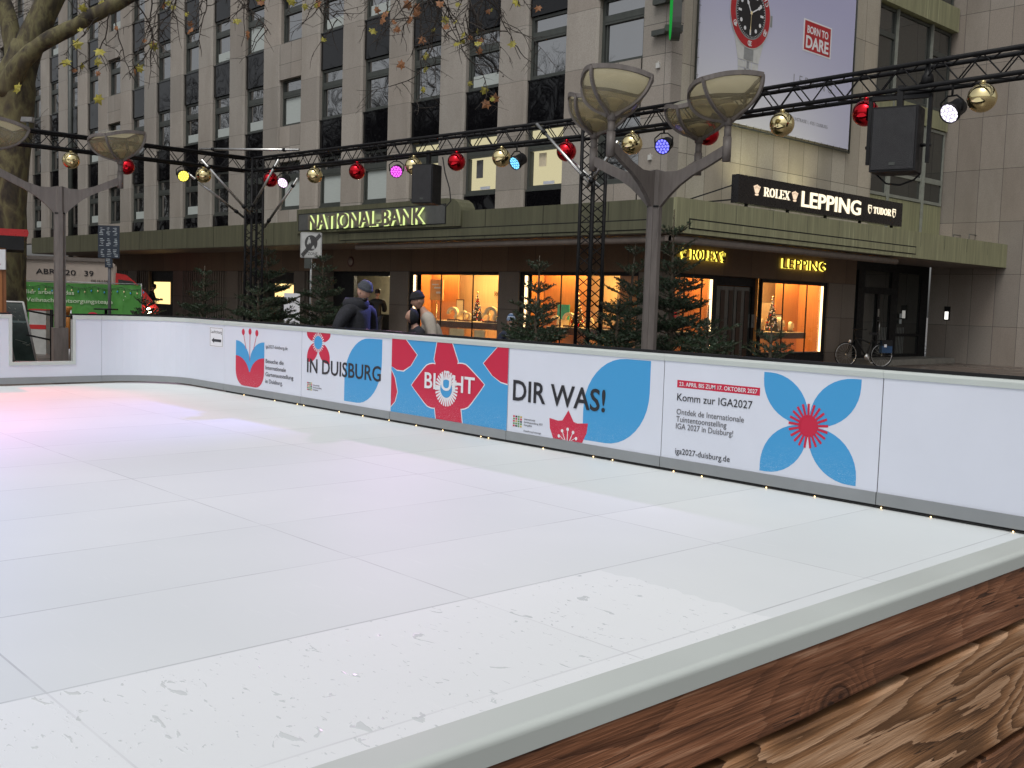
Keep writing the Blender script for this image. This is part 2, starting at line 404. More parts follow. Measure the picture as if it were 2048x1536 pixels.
def mk_glass(name, tint, ior, wob=.05, base=(.012, .014, .015)):
    t = NT(name); P = t.pos()
    h = t.noise(P, .8, 1)
    return t.done(t.pbsdf(base, .02, ior=ior, normal=t.bump(h, wob, .3)))
m_pane = mk_glass('window_glass', None, 4.2, .06)
m_spandrel = mk_glass('black_glass_panel', None, 1.42, .06, (.004, .004, .005))
m_doorglass = mk_glass('dark_door_glass', None, 1.9, .05, (.025, .028, .026))
def mk_clear(name, tint=(1, 1, 1), refl=.07):
    t = NT(name); a = t.n('ShaderNodeBsdfTransparent'); t.put(a.inputs[0], tint)
    g = t.n('ShaderNodeBsdfGlossy'); g.inputs['Roughness'].default_value = .02
    fr = t.n('ShaderNodeLayerWeight'); fr.inputs[0].default_value = .5
    mx = t.n('ShaderNodeMixShader'); t.put(mx.inputs[0], t.math('MULTIPLY_ADD', t.math('POWER', fr.outputs['Facing'], 5.0), .9, .045)); t.t.links.new(a.outputs[0], mx.inputs[1]); t.t.links.new(g.outputs[0], mx.inputs[2])
    return t.done(mx.outputs[0])
m_clear = mk_clear('clear_shop_glass')
def mk_amber():
    t = NT('amber_lamp_bowl'); P = t.obj()
    a = t.n('ShaderNodeBsdfTransparent'); t.put(a.inputs[0], (.86, .80, .62))
    d = t.pbsdf(t.mix(t.rng(t.noise(P, 3, 2), .35, .7), (.40, .36, .25), (.30, .26, .16)), .25, spec=.8)
    mx = t.n('ShaderNodeMixShader'); mx.inputs[0].default_value = .42; t.t.links.new(a.outputs[0], mx.inputs[1]); t.t.links.new(d, mx.inputs[2])
    return t.done(mx.outputs[0])
m_amber = mk_amber()
m_blind = M('pleated_blind', (.42, .46, .44), .8, var=.1, scale=3, stretch=(1, 1, 30))
m_lit_room = glow('glowing_office_wall', (1.0, .90, .55), .62)  # wall glows by itself, standing in for lamplight inside the offices
m_warm_strip = glow('warm_light_strip', (1.0, .66, .33), 3.5)
m_spot = glow('spot_lens', (1.0, .8, .5), 25.0)
m_cream = M('cream_wall', (.62, .57, .44), .8)
m_wood_shop = M('orange_veneer', (.52, .21, .055), .4, var=.15, scale=3, stretch=(8, 8, .6))
m_wood_shop2 = M('pale_veneer', (.62, .44, .22), .5, var=.12, scale=3, stretch=(8, 8, .6))
m_counter = M('dark_counter', (.10, .045, .022), .4)
m_display = M('cream_display', (.80, .66, .36), .5)
m_paper = M('cream_poster', (.78, .68, .5), .7)
m_green_sheet = M('green_card', (.06, .42, .28), .6)
m_red_sheet = M('red_card', (.7, .03, .02), .6)
# ------------------------------------------------------------------ ground and rink floor
ZS = -0.10
g = MB(); g.add([(-400, -300, ZS), (400, -300, ZS), (400, 400, ZS), (-400, 400, ZS)], [(0, 1, 2, 3)])
tag(g.build('pavement', m_paving), kind='structure')
g = MB(); g.box(-15.95, -24, ZS+.004, -0.82, 7.29, 0.0)
tag(g.build('rink_floor', m_ice), 'white tiled skating floor, seams in a grid, wet along the near rail', kind='structure')

# ------------------------------------------------------------------ the office building with shops below
YF, XF, YC, XC = 19.28, -15.65, 17.15, -13.60
CT, CB = 3.68, 2.97                     # canopy top and bottom
bank = tag(empty('office_building', (XF, YF, ZS)), 'large stone faced office block with tall dark windows, olive canopy and lit corner shop', 'building')
def pl(k): return -18.0 - 2.53*k        # left edge of window bay k
BW, NB = 1.43, 23
ZTOP = 20.2
SILL = [4.42] + [7.28 + 2.85*i for i in range(5)]
HEAD = [6.05] + [8.90 + 2.85*i for i in range(5)]
def zvis(x): return 5.6 + .183*(-x) + 1.2

# pilasters: one chamfered shaft each
def pilaster_mb(x0, x1):
    m = MB(); y0, yb, c = YF, YF+.40, .06
    m.prism([(x0, yb, CT), (x0, y0+c, CT), (x0+.03, y0, CT), (x1-c, y0, CT), (x1, y0+c, CT), (x1, yb, CT)], (0, 0, ZTOP-CT)); return m
proto = pilaster_mb(pl(0)-1.10, pl(0)).build('pilaster', m_facade, bank)
for k in range(1, NB):
    c = proto.copy(); COL.objects.link(c); c.location = V(proto.location) + V((-2.53*k, 0, 0)); c.parent = bank
m = MB(); m.box(pl(0)+BW+.05, YF, CT, XF-.30, YF+.4, ZTOP)          # corner pier of stone
m.box(XF-.30, YF, CT, XF, YF+.4, ZTOP); m.build('corner_wall', m_facade_bay, bank)
# back wall behind everything, roof slab
m = MB(); m.box(pl(NB), YF+.40, CT, XF-.45, YF+.6, ZTOP); m.build('inner_wall', m_black, bank)
m = MB(); m.box(pl(NB), YF-.05, ZTOP, XF+.05, 33.6, ZTOP+.4); m.build('roof_edge', m_can_dark, bank)

# one window: frame of jambs, transom and rails; pane behind it
def window_mb(h):
    m = MB(); w = BW; d = .07; y = 0
    m.box(0, y, 0, .09, y+d, h); m.box(w-.07, y, 0, w, y+d, h)
    m.box(.09, y, 0, w-.07, y+d, .10); m.box(.09, y, h-.07, w-.07, y+d, h)
    m.box(.09, y-.012, h-.56, w-.07, y+d, h-.40)
    m.box(.09, y-.02, h-.62, w-.07, y+d-.01, h-.572); m.box(-.0, y-.05, -.05, w, y+d, -.004)
    m.box(.14, y+.01, .102, .17, y+d, h-.63); m.box(w-.115, y+.01, .102, w-.09, y+d, h-.63)
    return m
def pane_mb(h):
    m = MB(); m.box(.08, .05, .05, BW-.06, .062, h-.05); return m
WH = 1.62
win = window_mb(WH).build('window', m_frame, None, local=True)
pane = pane_mb(WH).build('pane', m_pane, win, local=True)
low = MB(); low.box(.15, .040, .11, BW-.1, .048, .42)
blind_lo = low.build('blind', m_blind, None, local=True)
low = MB(); low.box(.15, .040, .11, BW-.1, .048, 1.0)
blind_hi = low.build('blind', m_blind, None, local=True)
sp = MB(); sp.box(0, 0, 0, BW, .05, 1.16); sp.box(0, -.03, 1.165, BW, .05, 1.20)
span = sp.build('spandrel_panel', m_spandrel, None, local=True)
bs = MB(); bs.box(-.004, 0, 0, BW+.004, .2, 1.23)
bay_stone = bs.build('wall_panel', m_facade_bay, None, local=True)
WY = YF + .17
def put(o, x, y, z, parent=bank):
    c = o.copy(); COL.objects.link(c); c.parent = parent; c.location = V((x, y, z)) - worg(parent)
    for ch in o.children:
        d = ch.copy(); COL.objects.link(d); d.parent = c
    return c
LIT = {(1, 0), (2, 0), (3, 0)}
rest = MB(); rng = random.Random(5)
for k in range(NB):
    x = pl(k)
    stone_bay = k % 6 == 0
    for f in range(6):
        z0 = SILL[f]
        if z0 > zvis(x):                       # above the picture: kept simple
            rest.box(x+.02, WY+.02, z0, x+BW-.02, WY+.06, HEAD[f]); continue
        if (k, f) in LIT: pass
        w = put(win, x, WY, z0)
        r = rng.random()
        if f <= 3 and not (k, f) in LIT:
            src = blind_hi if (k, f) in ((6, 0), (5, 0), (4, 0), (6, 1), (7, 2)) else blind_lo if r < .28 else None
            if src:
                b = src.copy(); COL.objects.link(b); b.parent = w
        if (k, f) in LIT:
            for ch in list(w.children):
                if ch.name.startswith('pane'): ch.data = ch.data.copy(); ch.data.materials[0] = m_clear
            rm = MB(); rm.box(.02, .10, .0, BW-.02, .11, WH); rm.box(.35, .085, .45+.15*(k % 2), .62, .098, .95, 1); rm.box(.55, .07, .12, .95, .09, .2, 2)
            rm.build('room_wall', [m_lit_room, m_paper if k != 2 else m_pgrey, m_white], w, local=True)
        if not stone_bay: put(span, x, WY-.06, HEAD[f]+.02)
        else:
            b = put(bay_stone, x, YF+.004, HEAD[f])
    zlow = CT
    if stone_bay: s = MB(); s.box(x-.004, YF+.004, CT, x+BW+.004, YF+.2, 4.37); s.build('wall_panel', m_facade_bay, bank)
    else: s = MB(); s.box(x, WY-.06, CT, x+BW, WY, 4.36); s.build('spandrel_panel', m_spandrel, bank)
for o in (win, pane, blind_lo, blind_hi, span, bay_stone): bpy.data.objects.remove(o)
if rest.v: tag(rest.build('upper_window', m_pane, bank), kind='stuff')

# side wall above the shops, turned towards the right
m = MB(); m.box(XF-.45, YF+.4, CT, XF, 28.68, ZTOP); m.build('side_wall', m_side, bank)
m = MB(); m.box(XF-.5, 28.68, CT, XF-.30, 33.6, ZTOP); m.build('side_inner_wall', m_black, bank)
ys = [28.68, 29.86, 32.08, 33.50]
for i, (z0, z1, zt) in enumerate(((4.95, 7.30, 5.60), (7.90, 10.42, 9.55), (11.2, 13.4, 12.6))):
    for j in range(3):
        y0, y1 = ys[j]+.02, ys[j+1]-.02
        w = MB(); X = XF-.16
        w.box(X, y0, z0, X+.06, y0+.07, z1); w.box(X, y1-.07, z0, X+.06, y1, z1); w.box(X, y0+.07, z0, X+.06, y1-.07, z0+.09); w.box(X, y0+.07, z1-.08, X+.06, y1-.07, z1)
        if j != 1: w.box(X, y0+.07, zt, X+.065, y1-.07, zt+.16)
        elif i == 0: w.box(X, y0+.07, zt, X+.065, y1-.07, zt+.10)
        o = w.build('window', m_framelt if i == 0 else m_frame, bank)
        p = MB(); p.box(X+.012, y0+.05, z0+.05, X+.024, y1-.05, z1-.05); p.build('pane', m_doorglass, o)
for z0, z1, d in ((CT, 4.93, -.12), (7.33, 7.88, -.06), (10.45, 11.18, .10)):
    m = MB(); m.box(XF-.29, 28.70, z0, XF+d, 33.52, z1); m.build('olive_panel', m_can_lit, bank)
m = MB()
for y in ys[1:3]: m.box(XF-.10, y-.018, 4.0, XF-.02, y+.018, 14)
m.build('mullion', m_framelt, bank)

# canopy: an L of sheet metal over both shop fronts
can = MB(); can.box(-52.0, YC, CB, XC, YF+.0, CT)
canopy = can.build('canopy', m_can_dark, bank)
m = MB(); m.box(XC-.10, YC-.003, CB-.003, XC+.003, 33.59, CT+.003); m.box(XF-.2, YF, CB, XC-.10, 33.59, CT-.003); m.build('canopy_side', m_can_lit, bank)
m = MB(); m.box(-52, YC+.05, CB-.02, XC-.12, YF, CB-.004); m.box(XF+.0, YF, CB-.02, XC-.12, 33.55, CB-.004); m.build('soffit', m_soffit, canopy)
m = MB(); m.box(-26.0, YC-.006, 3.03, -14.3, YC-.002, 3.26, 1); m.box(-25.97, YC-.016, 3.05, -14.33, YC-.006, 3.235, 0)
m.build('slot_cover', [m_can_dark, m_black], canopy)
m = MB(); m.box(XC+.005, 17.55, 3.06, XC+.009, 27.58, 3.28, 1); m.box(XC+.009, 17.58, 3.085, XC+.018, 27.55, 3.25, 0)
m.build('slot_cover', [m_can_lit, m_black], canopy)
m = MB()
for x in [-50.0+2.03*i for i in range(18)]: m.box(x-.006, YC-.0045, CB+.004, x+.006, YC-.001, CT-.004)
m.build('sheet_joint', m_black, canopy)
m = MB()
for y in [19.2+1.44*i for i in range(10)]: m.box(XC+.0035, y-.005, 3.29, XC+.0055, y+.005, CT-.004)
m.build('sheet_joint', m_frame, canopy)
aw = MB(); aw.tube([(-25.3, YC+.16, 2.84), (-14.0, YC+.16, 2.84)], .075, 12); aw.box(-25.3, YC+.16, 2.80, -14.0, YC+.32, 2.91)
aw.build('awning', m_soffit, canopy)
aw = MB(); aw.tube([(XC-.16, 17.2, 2.84), (XC-.16, 26.8, 2.84)], .085, 12); aw.box(XC-.34, 17.2, 2.80, XC-.16, 26.8, 2.91)
aw.build('awning', m_soffit, canopy)
# taller piece of the canopy that carries the bank's letters, sides curving down into it
bp = [(-28.24, CB+.002), (-28.24, 4.02), (-21.0, 4.02), (-20.72, 3.99), (-20.56, 3.90), (-20.47, 3.78), (-20.44, 3.70), (-20.44, 3.30), (-28.24, 3.30)]
m = MB(); m.prism([(x, YC-.06, z) for x, z in [(-28.24, 3.30), (-28.24, 4.02), (-21.0, 4.02), (-20.72, 3.99), (-20.56, 3.90), (-20.47, 3.78), (-20.44, 3.70), (-20.44, 3.30)]], (0, .5, 0))
m.build('raised_panel', m_can_dark, canopy)
# downpipe at the far end
m = MB(); m.tube([(-52.6, YF-.1, ZS), (-52.6, YF-.1, 16)], .12, 10); m.build('downpipe', m_frame, bank)

# ground floor: fascia, piers, slatted panels
def pbox(name, mat, *b):
    m = MB()
    m.box(*b); return m.build(name, mat, bank)
pbox('fascia', m_brown, -60, YF, 2.24, XF-.001, YF+.25, CB-.02)
pbox('fascia', m_brown_y, XF-.25, YF+.25, 2.24, XF, 28.17, CB-.02)
for x0, x1 in ((-16.37, XF-.002), (-21.36, -20.55), (-26.37, -25.43), (-30.9, -29.95), (-32.0, -31.3), (-36.9, -36.0), (-41.5, -40.6), (-46.0, -45.1), (-52, -51.2)):
    pbox('pier', m_pier, x0, YF+.002, ZS, x1, YF+.5, 2.238)
pbox('pier', m_pier_y, XF-.5, 26.72, ZS, XF-.002, 28.17, 2.238)
pbox('pier', m_pier_y, XF-.3, YF+.5, ZS, XF-.002, 19.62, 2.238)
for x0, x1 in ((-36.0, -34.2), (-38.7+.0, -36.9), (-40.6, -39.0), (-45.1, -44.0), (-51.2, -46.0), (-31.3, -30.9)):
    sl = MB(); x = x0
    while x < x1-.05:
        sl.box(x, YF+.08, ZS, min(x+.10, x1), YF+.16, 2.23); x += .19
    sl.box(x0, YF+.17, ZS, x1, YF+.2, 2.23); sl.build('slatted_panel', m_pier, bank)
pbox('back_wall', m_black, -60, YF+2.6, ZS, XF-3, YF+2.7, CB)
# three small lit teller windows far along the front, each a box niche with its own lamp glow
for x0, x1, z0, z1 in ((-43.75, -42.2, .85, 1.78), (-38.76, -37.35, 1.25, 1.80), (-33.6, -32.33, 1.33, 1.80)):
    n = MB(); n.box(x0-.3, YF+.22, ZS, x1+.3, YF+.24, 2.2, 1); n.box(x0, YF+.20, z0, x1, YF+.218, z1, 0)
    n.build('teller_window', [glow('teller_glow', (1.0, .70, .28), 1.6), m_black], bank)

# ------------------------------------------------------------------ shop windows on the two fronts
def shop_left(x0, x1, z0=.28, z1=2.235):
    fr = MB(); y = YF+.06
    fr.box(x0, y, z1-.09, x1, y+.10, z1); fr.box(x0, y, z0-.12, x1, y+.10, z0); fr.box(x0, y, z0, x0+.16, y+.10, z1-.09); fr.box(x1-.07, y, z0, x1, y+.10, z1-.09)
    for q in (.36, .71): xx = x0+(x1-x0)*q; fr.box(xx-.012, y+.03, z0, xx+.012, y+.06, z1-.09)
    o = fr.build('shop_window', m_black, bank)
    p = MB(); p.box(x0+.16, y+.04, z0, x1-.07, y+.05, z1-.09); p.build('pane', m_clear, o)
    s = MB(); s.box(x0+.17, y+.012, z0+.02, x0+.26, y+.03, z1-.10); s.build('light_strip', m_warm_strip, o)
    pbox('stall_riser', m_black, x0, YF+.05, ZS, x1, YF+.3, z0-.125)
    D = 1.55
    r = MB()
    r.box(x0, y+D, z0-.1, x1, y+D+.05, 2.6, 0); r.box(x0-.05, y+.11, z0-.1, x0, y+D, 2.6, 1); r.box(x1, y+.11, z0-.1, x1+.05, y+D, 2.6, 1)
    r.box(x0, y+.11, z0-.12, x1, y+D, z0-.02, 1); r.box(x0, y+.12, 2.56, x1, y+D, 2.6, 2)
    r.build('display_room', [m_wood_shop2, m_wood_shop, m_cream], o)
    c = MB(); c.box(x0+.9, y+.14, .62, x1-.02, y+.85, .80, 0); c.box(x0+.9, y+.15, .80, x1-.02, y+.84, .815, 1)
    c.build('display_counter', [m_counter, m_display], o)
    return y
def shop_right(y0, y1, z0=.28, z1=2.235, strip_hi=True):
    fr = MB(); X = XF-.06
    fr.box(X-.10, y0, z1-.09, X, y1, z1); fr.box(X-.10, y0, z0-.05, X, y1, z0)
    fr.box(X-.10, y0, z0, X, y0+.05, z1-.09); fr.box(X-.10, y1-.16, z0, X, y1, z1-.09)
    for q in (.34, .70): yy = y0+(y1-y0)*q; fr.box(X-.06, yy-.012, z0, X-.03, yy+.012, z1-.09)
    o = fr.build('shop_window', m_black, bank)
    p = MB(); p.box(X-.05, y0+.05, z0, X-.04, y1-.16, z1-.09); p.build('pane', m_clear, o)
    s = MB(); s.box(X-.03, y1-.26, z0+.02, X-.012, y1-.17, z1-.10); s.build('light_strip', m_warm_strip, o)
    s = MB(); s.box(X-.09, y0+.05, z0+.002, X-.06, y1-.27, z0+.02); s.build('sill_trim', m_framelt, o)
    pbox('stall_riser', m_black, XF-.3, y0, ZS, XF-.05, y1, z0-.055)
    D = 1.5; r = MB()
    r.box(X-D-.05, y0, z0-.05, X-D, y1, 2.6, 0); r.box(X-D, y0-.05, z0-.05, X-.11, y0, 2.6, 1); r.box(X-D, y1, z0-.05, X-.11, y1+.05, 2.6, 1)
    r.box(X-D, y0, z0-.07, X-.11, y1, z0-.03, 1); r.box(X-D, y0, 2.56, X-.12, y1, 2.6, 2)
    r.build('display_room', [m_wood_shop2, m_wood_shop, m_cream], o)
    c = MB(); c.box(X-.85, y0+.05, .66, X-.14, y1-.75, .82, 0); c.box(X-.84, y0+.06, .82, X-.15, y1-.76, .835, 1)
    c.build('display_counter', [m_counter, m_display], o)
shop_left(-20.55, -16.37); shop_left(-25.43, -21.36)
shop_right(19.62, 21.52); shop_right(23.47, 26.70)
def shop_lamp(x, y, z, e, sx, sy):
    d = bpy.data.lights.new('shop_light', 'AREA'); d.shape = 'RECTANGLE'; d.size = sx; d.size_y = sy; d.energy = e; d.color = (1.0, .64, .28)
    o = bpy.data.objects.new('shop_light', d); COL.objects.link(o); o.location = (x, y, z); return o
shop_lamp(-18.45, YF+.75, 2.53, 135, 3.6, .5); shop_lamp(-23.4, YF+.75, 2.53, 150, 3.6, .5)
shop_lamp(XF-.75, 20.55, 2.53, 75, .5, 1.6); shop_lamp(XF-.75, 25.1, 2.53, 100, .5, 2.8)
for x, y in [(-17.2, YF+.6), (-18.6, YF+.6), (-20.0, YF+.6), (-22.0, YF+.6), (-23.2, YF+.6), (-24.6, YF+.6), (XF-.6, 20.3), (XF-.6, 24.1), (XF-.5, 24.9), (XF-.9, 25.9)]:
    m = MB(); m.lathe([(.05, 0), (.05, .02)], (x, y, 2.535), 10, 0, True); m.build('ceiling_spot', m_spot, bank)
# panels inside the display rooms
def panel(name, mat, b): m = MB(); m.box(*b); return m.build(name, mat, bank)
panel('veneer_panel', m_wood_shop, (-25.40, YF+.9, .27, -24.15, YF+.95, 2.5))
panel('veneer_panel', m_wood_shop, (-20.5, YF+.95, .27, -18.9, YF+1.0, 2.5))
panel('veneer_panel', m_wood_shop, (-17.6, YF+.95, .27, -16.4, YF+1.0, 1.75))
panel('veneer_panel', m_wood_shop, (XF-.95, 20.75, .27, XF-.9, 21.5, 2.5))
panel('veneer_panel', m_wood_shop, (XF-1.0, 25.55, .27, XF-.95, 26.68, 2.5))
panel('veneer_panel', m_wood_shop2, (XF-1.05, 23.5, 1.0, XF-1.0, 25.4, 1.62))

# shop door between the two right-hand windows
m = MB(); X = XF-.22
m.box(X-.1, 21.56, ZS, X, 21.72, 2.235); m.box(X-.1, 23.3, ZS, X, 23.46, 2.235); m.box(X-.1, 21.72, 2.02, X, 23.3, 2.235)
dr = m.build('door', m_black, bank)
m = MB(); m.box(X-.08, 21.76, ZS+.02, X-.03, 22.5, 2.0); m.box(X-.08, 22.53, ZS+.02, X-.03, 23.28, 2.0); m.build('pane', m_doorglass, dr)
m = MB()
for y in (21.95, 22.3, 22.66, 23.0): m.box(X-.028, y, .1, X-.018, y+.17, 1.9)
m.build('door_panel', M('dark_walnut', (.035, .014, .007), .35), dr)
m = MB(); m.box(X-.02, 23.30, .95, X+.03, 23.42, 1.3); m.build('letter_plate', m_silver, dr)

# bank entrance with lit lobby
m = MB(); m.box(-29.95, YF+.3, 2.10, -26.37, YF+.42, 2.238); m.box(-29.95, YF+.3, ZS, -28.75, YF+.42, 2.10); m.box(-26.45, YF+.3, ZS, -26.37, YF+.42, 2.1)
ent = m.build('entrance', m_black, bank)
m = MB(); m.box(-34, YF+2.4, ZS, -26.3, YF+2.45, 2.6); m.box(-34, YF+.43, 2.2, -26.3, YF+2.4, 2.25); m.box(-26.36, YF+.43, ZS, -26.3, YF+2.4, 2.2)
m.build('lobby_wall', m_cream, ent)
m = MB(); m.box(-33, YF+1.7, ZS, -26.37, YF+2.2, .85); m.box(-31.6, YF+1.9, .85, -30.6, YF+2.1, 1.25); m.build('lobby_counter', m_black, ent)
m = MB(); m.lathe([(.14, 0), (.14, .04)], (-28.6, YF+1.0, 2.15), 16); m.build('ceiling_lamp', glow('lobby_lamp', (1, .93, .75), 7.0), ent)
m = MB(); m.tube([(-27.75, YF+1.6, 1.33), (-27.5, YF+1.6, 1.30), (-27.3, YF+1.6, 1.2), (-27.2, YF+1.6, 1.05)], .03, 6); m.build('arched_trim', m_silver, ent)
m = MB(); m.box(-28.0, YF+1.7, 1.78, -26.9, YF+1.75, 1.92); m.build('hanging_sign', m_frame, ent)
d = bpy.data.lights.new('lobby_light', 'POINT'); d.energy = 60; d.color = (1, .86, .6); d.shadow_soft_size = .15
o = bpy.data.objects.new('lobby_light', d); COL.objects.link(o); o.location = (-27.9, YF+1.0, 2.0)
m = MB(); m.lathe([(.17, 0), (.17, .015)], (-28.5, YF-.002, 2.55), 20, 0, True, Matrix.Rotation(PI/2, 4, 'X')); m.lathe([(.12, 0), (.12, .004)], (-28.5, YF-.018, 2.55), 20, 1, True, Matrix.Rotation(PI/2, 4, 'X'))
m.build('round_plaque', [M('plaque_red', (.09, .02, .018), .4), M('plaque_cream', (.3, .24, .2), .5)], bank)

# glazed side entrance in the recess
X = XF-.40
m = MB()
m.box(X-.1, 28.17, 2.72, X, 33.595, CB+.1)
m.box(X-1.6, 28.0, ZS, X-1.5, 33.6, 3.6); m.box(X-1.5, 28.0, 2.74, X-.1, 33.6, 2.8)
for y0, y1 in ((29.05, 29.45), (31.1, 31.55), (33.1, 33.595)): m.box(X-.1, y0, ZS+.1, X, y1, 2.72)
m.box(X-.1, 29.45, 2.02, X, 31.1, 2.22); m.box(X-.1, 30.25, ZS+.1, X, 30.4, 2.02); m.box(X-.1, 28.17, ZS+.1, X, 29.05, .12); m.box(X-.1, 29.45, ZS+.1, X, 31.1, .15); m.box(X-.1, 31.55, ZS+.1, X, 33.1, .15); m.box(X-.1, 31.55, .72, X, 33.1, .80)
gl = m.build('glazed_entrance', m_black, bank)
m = MB(); m.box(X-.06, 28.17, ZS+.12, X-.05, 33.2, 2.72); m.build('pane', m_doorglass, gl)
m = MB()
for y in [30.48+.1*i for i in range(6)] + [31.62+.1*i for i in range(6)]: m.box(X-.048, y, .17, X-.044, y+.035, 1.0)
m.build('stripe_film', M('film_stripes', (.16, .17, .16), .5), gl)
m = MB(); m.tube([(X+.06, 30.35, .75), (X+.06, 30.35, 1.25)], .018, 8); m.box(X, 30.33, .8, X+.06, 30.37, .83); m.box(X, 30.33, 1.18, X+.06, 30.37, 1.21); m.box(X+.0, 30.30, 1.32, X+.02, 30.38, 1.56); m.build('door_handle', m_silver, gl)
m = MB(); m.box(X+.0, 31.72, 1.12, X+.012, 31.86, 1.26, 0); m.box(X+.0, 31.72, 1.30, X+.012, 31.86, 1.44, 0); m.build('door_sticker', M('sticker_pale', (.45, .5, .5), .5), gl)
m = MB(); m.box(-16.3, 28.2, ZS, -15.0, 33.58, .02); m.box(-16.3, 28.2, .02, -15.03, 33.58, .06); m.build('entrance_step', M('step_stone', (.20, .19, .165), .7, bump=.1), bank)

# granite wing closing the right side
wing = tag(empty('stone_wing', (-14, 33.6, ZS)), 'windowless wing of big square granite slabs at the right edge of the street', 'building')
m = MB(); m.box(-16.0, 33.6, ZS, 14, 48, 22); m.build('wall', m_granite, wing)
m = MB(); m.box(-15.46, 33.57, 1.27, -15.27, 33.598, 1.72, 0); m.box(-15.43, 33.555, 1.30, -15.32, 33.57, 1.55, 1)
m.build('entry_phone', [m_black, glow('entry_phone_glow', (1, .97, .9), 1.6)], wing)
m = MB()
for x in (-15.1, -14.6): m.tube([(x, 33.6, 4.0), (x, 33.1, 4.0), (x, 33.1, 3.7)], .015, 6)
m.build('cable_hook', m_frame, wing)
# ------------------------------------------------------------------ rink boards
YB, XL = 7.27, -15.93
ZT = 1.03
PX, PZ = V((1, 0, 0)), V((0, 0, 1))
def board(x0, x1, label):
    """straight board of the long side, face at y = YB"""
    o = tag(empty('rink_board', ((x0+x1)/2, YB, 0)), label, 'rink board', 'white boards round the skating rink')
    m = MB(); m.box(x0+.004, YB, .118, x1-.004, YB+.03, .975); m.build('panel', m_white, o)
    m = MB(); m.box(x0+.004, YB-.012, .026, x1-.004, YB+.03, .118); m.build('kick_strip', m_kick, o)
    m = MB(); m.prism([(x0+.001, YB+.06, .972), (x0+.001, YB-.008, .972), (x0+.001, YB-.012, 1.012), (x0+.001, YB-.002, ZT), (x0+.001, YB+.06, ZT)], (x1-x0-.002, 0, 0)); m.build('top_rail', m_rail, o)
    m = MB(); m.box(x0-.0, YB+.062, .2, x1, YB+.09, 1.055); m.box(x0-.003, YB+.004, .03, x0+.003, YB+.028, .975, 1); m.build('back_frame', [m_black, m_seam], o)
    return o
class Pr:
    """prints thin coloured film on a board; u along the board, v up"""
    def __init__(s, o, y=YB): s.o = o; s.y = y; s.lv = 0
    def poly(s, pts, mat, lv=1, name='print'):
        m = MB(); m.prism([(u, s.y-.0012*lv, v) for u, v in pts], (0, .001, 0)); return m.build(name, mat, s.o)
    def multi(s, polys, mat, lv=1, name='print'):
        m = MB()
        for i, pts in enumerate(polys): m.prism([(u, s.y-.0012*lv-.00006*(i % 12), v) for u, v in pts], (0, .001, 0))
        return m.build(name, mat, s.o)
    def text(s, rows, mat, lv=3, bold=0.0, name='lettering'):
        for t, u, v, h, w in rows: m = MB(); m.text(t, (u, s.y-.0012*lv, v), PX, PZ, h, w, .001, bold); m.build(name, mat, s.o)
def arc(cx, cz, rx, rz, a0, a1, n=10):
    return [(cx+rx*math.cos(math.radians(a0+(a1-a0)*i/n)), cz+rz*math.sin(math.radians(a0+(a1-a0)*i/n))) for i in range(n+1)]
def leaf(x0, z0, x1, z1, corners, f=.80, n=10):
    """box outline whose named corners (subset of 'abcd' = bl br tr tl) are square and the others round"""
    rx, rz = (x1-x0)*f, (z1-z0)*f; out = []
    for c, (cx, cz, a) in zip('abcd', ((x0, z0, 180), (x1, z0, 270), (x1, z1, 0), (x0, z1, 90))):
        if c in corners: out.append((cx, cz))
        else:
            ox = cx + (rx if cx == x0 else -rx); oz = cz + (rz if cz == z0 else -rz)
            out += arc(ox, oz, rx, rz, a, a+90, n)
    return out
def circle(cx, cz, rx, rz, n=24): return arc(cx, cz, rx, rz, 0, 360-360/n, n-1)
def rays(cx, cz, r0, r1, w, n, kx=1.0):
    out = []
    for i in range(n):
        a = 2*PI*i/n + .1; c, s_ = math.cos(a), math.sin(a)
        out.append([(cx+(r0*c-w*s_)*kx, cz+r0*s_+w*c), (cx+(r1*c-w*s_)*kx, cz+r1*s_+w*c), (cx+(r1*c+w*s_)*kx, cz+r1*s_-w*c), (cx+(r0*c+w*s_)*kx, cz+r0*s_-w*c)])
    return out
def petal(tip, base, w, n=12):
    """pointed leaf from base to tip, half width w"""
    t, b = V((tip[0], tip[1], 0)), V((base[0], base[1], 0)); d = t-b; q = V((-d.y, d.x, 0)).normalized()*w
    L, R_ = [], []
    for i in range(n+1):
        s_ = i/n; k = math.sin(PI*s_**.8)**.75 if 0 < s_ < 1 else 0
        if s_ > .55: k = min(k, (1-s_)/.45*1.0 + .02) if s_ < 1 else 0
        p = b + d*s_; L.append((p.x+q.x*k, p.y+q.y*k)); R_.append((p.x-q.x*k, p.y-q.y*k))
    return L + R_[-2:0:-1]
def logo(P, x0, z0, w, h):
    cols = [m_pred, m_pyellow, m_pgreen, m_pblack]; m = MB(); y = P.y-.0012
    for i in range(4):
        for j in range(5):
            u0, u1, v0, v1 = x0+w*(i+.12)/4, x0+w*(i+.88)/4, z0+h*(j+.12)/5, z0+h*(j+.88)/5
            m.prism([(u0, y, v0), (u1, y, v0), (u1, y, v1), (u0, y, v1)], (0, .001, 0), (i*3+j*2+i*j) % 4)
    m.build('emblem', cols, P.o)

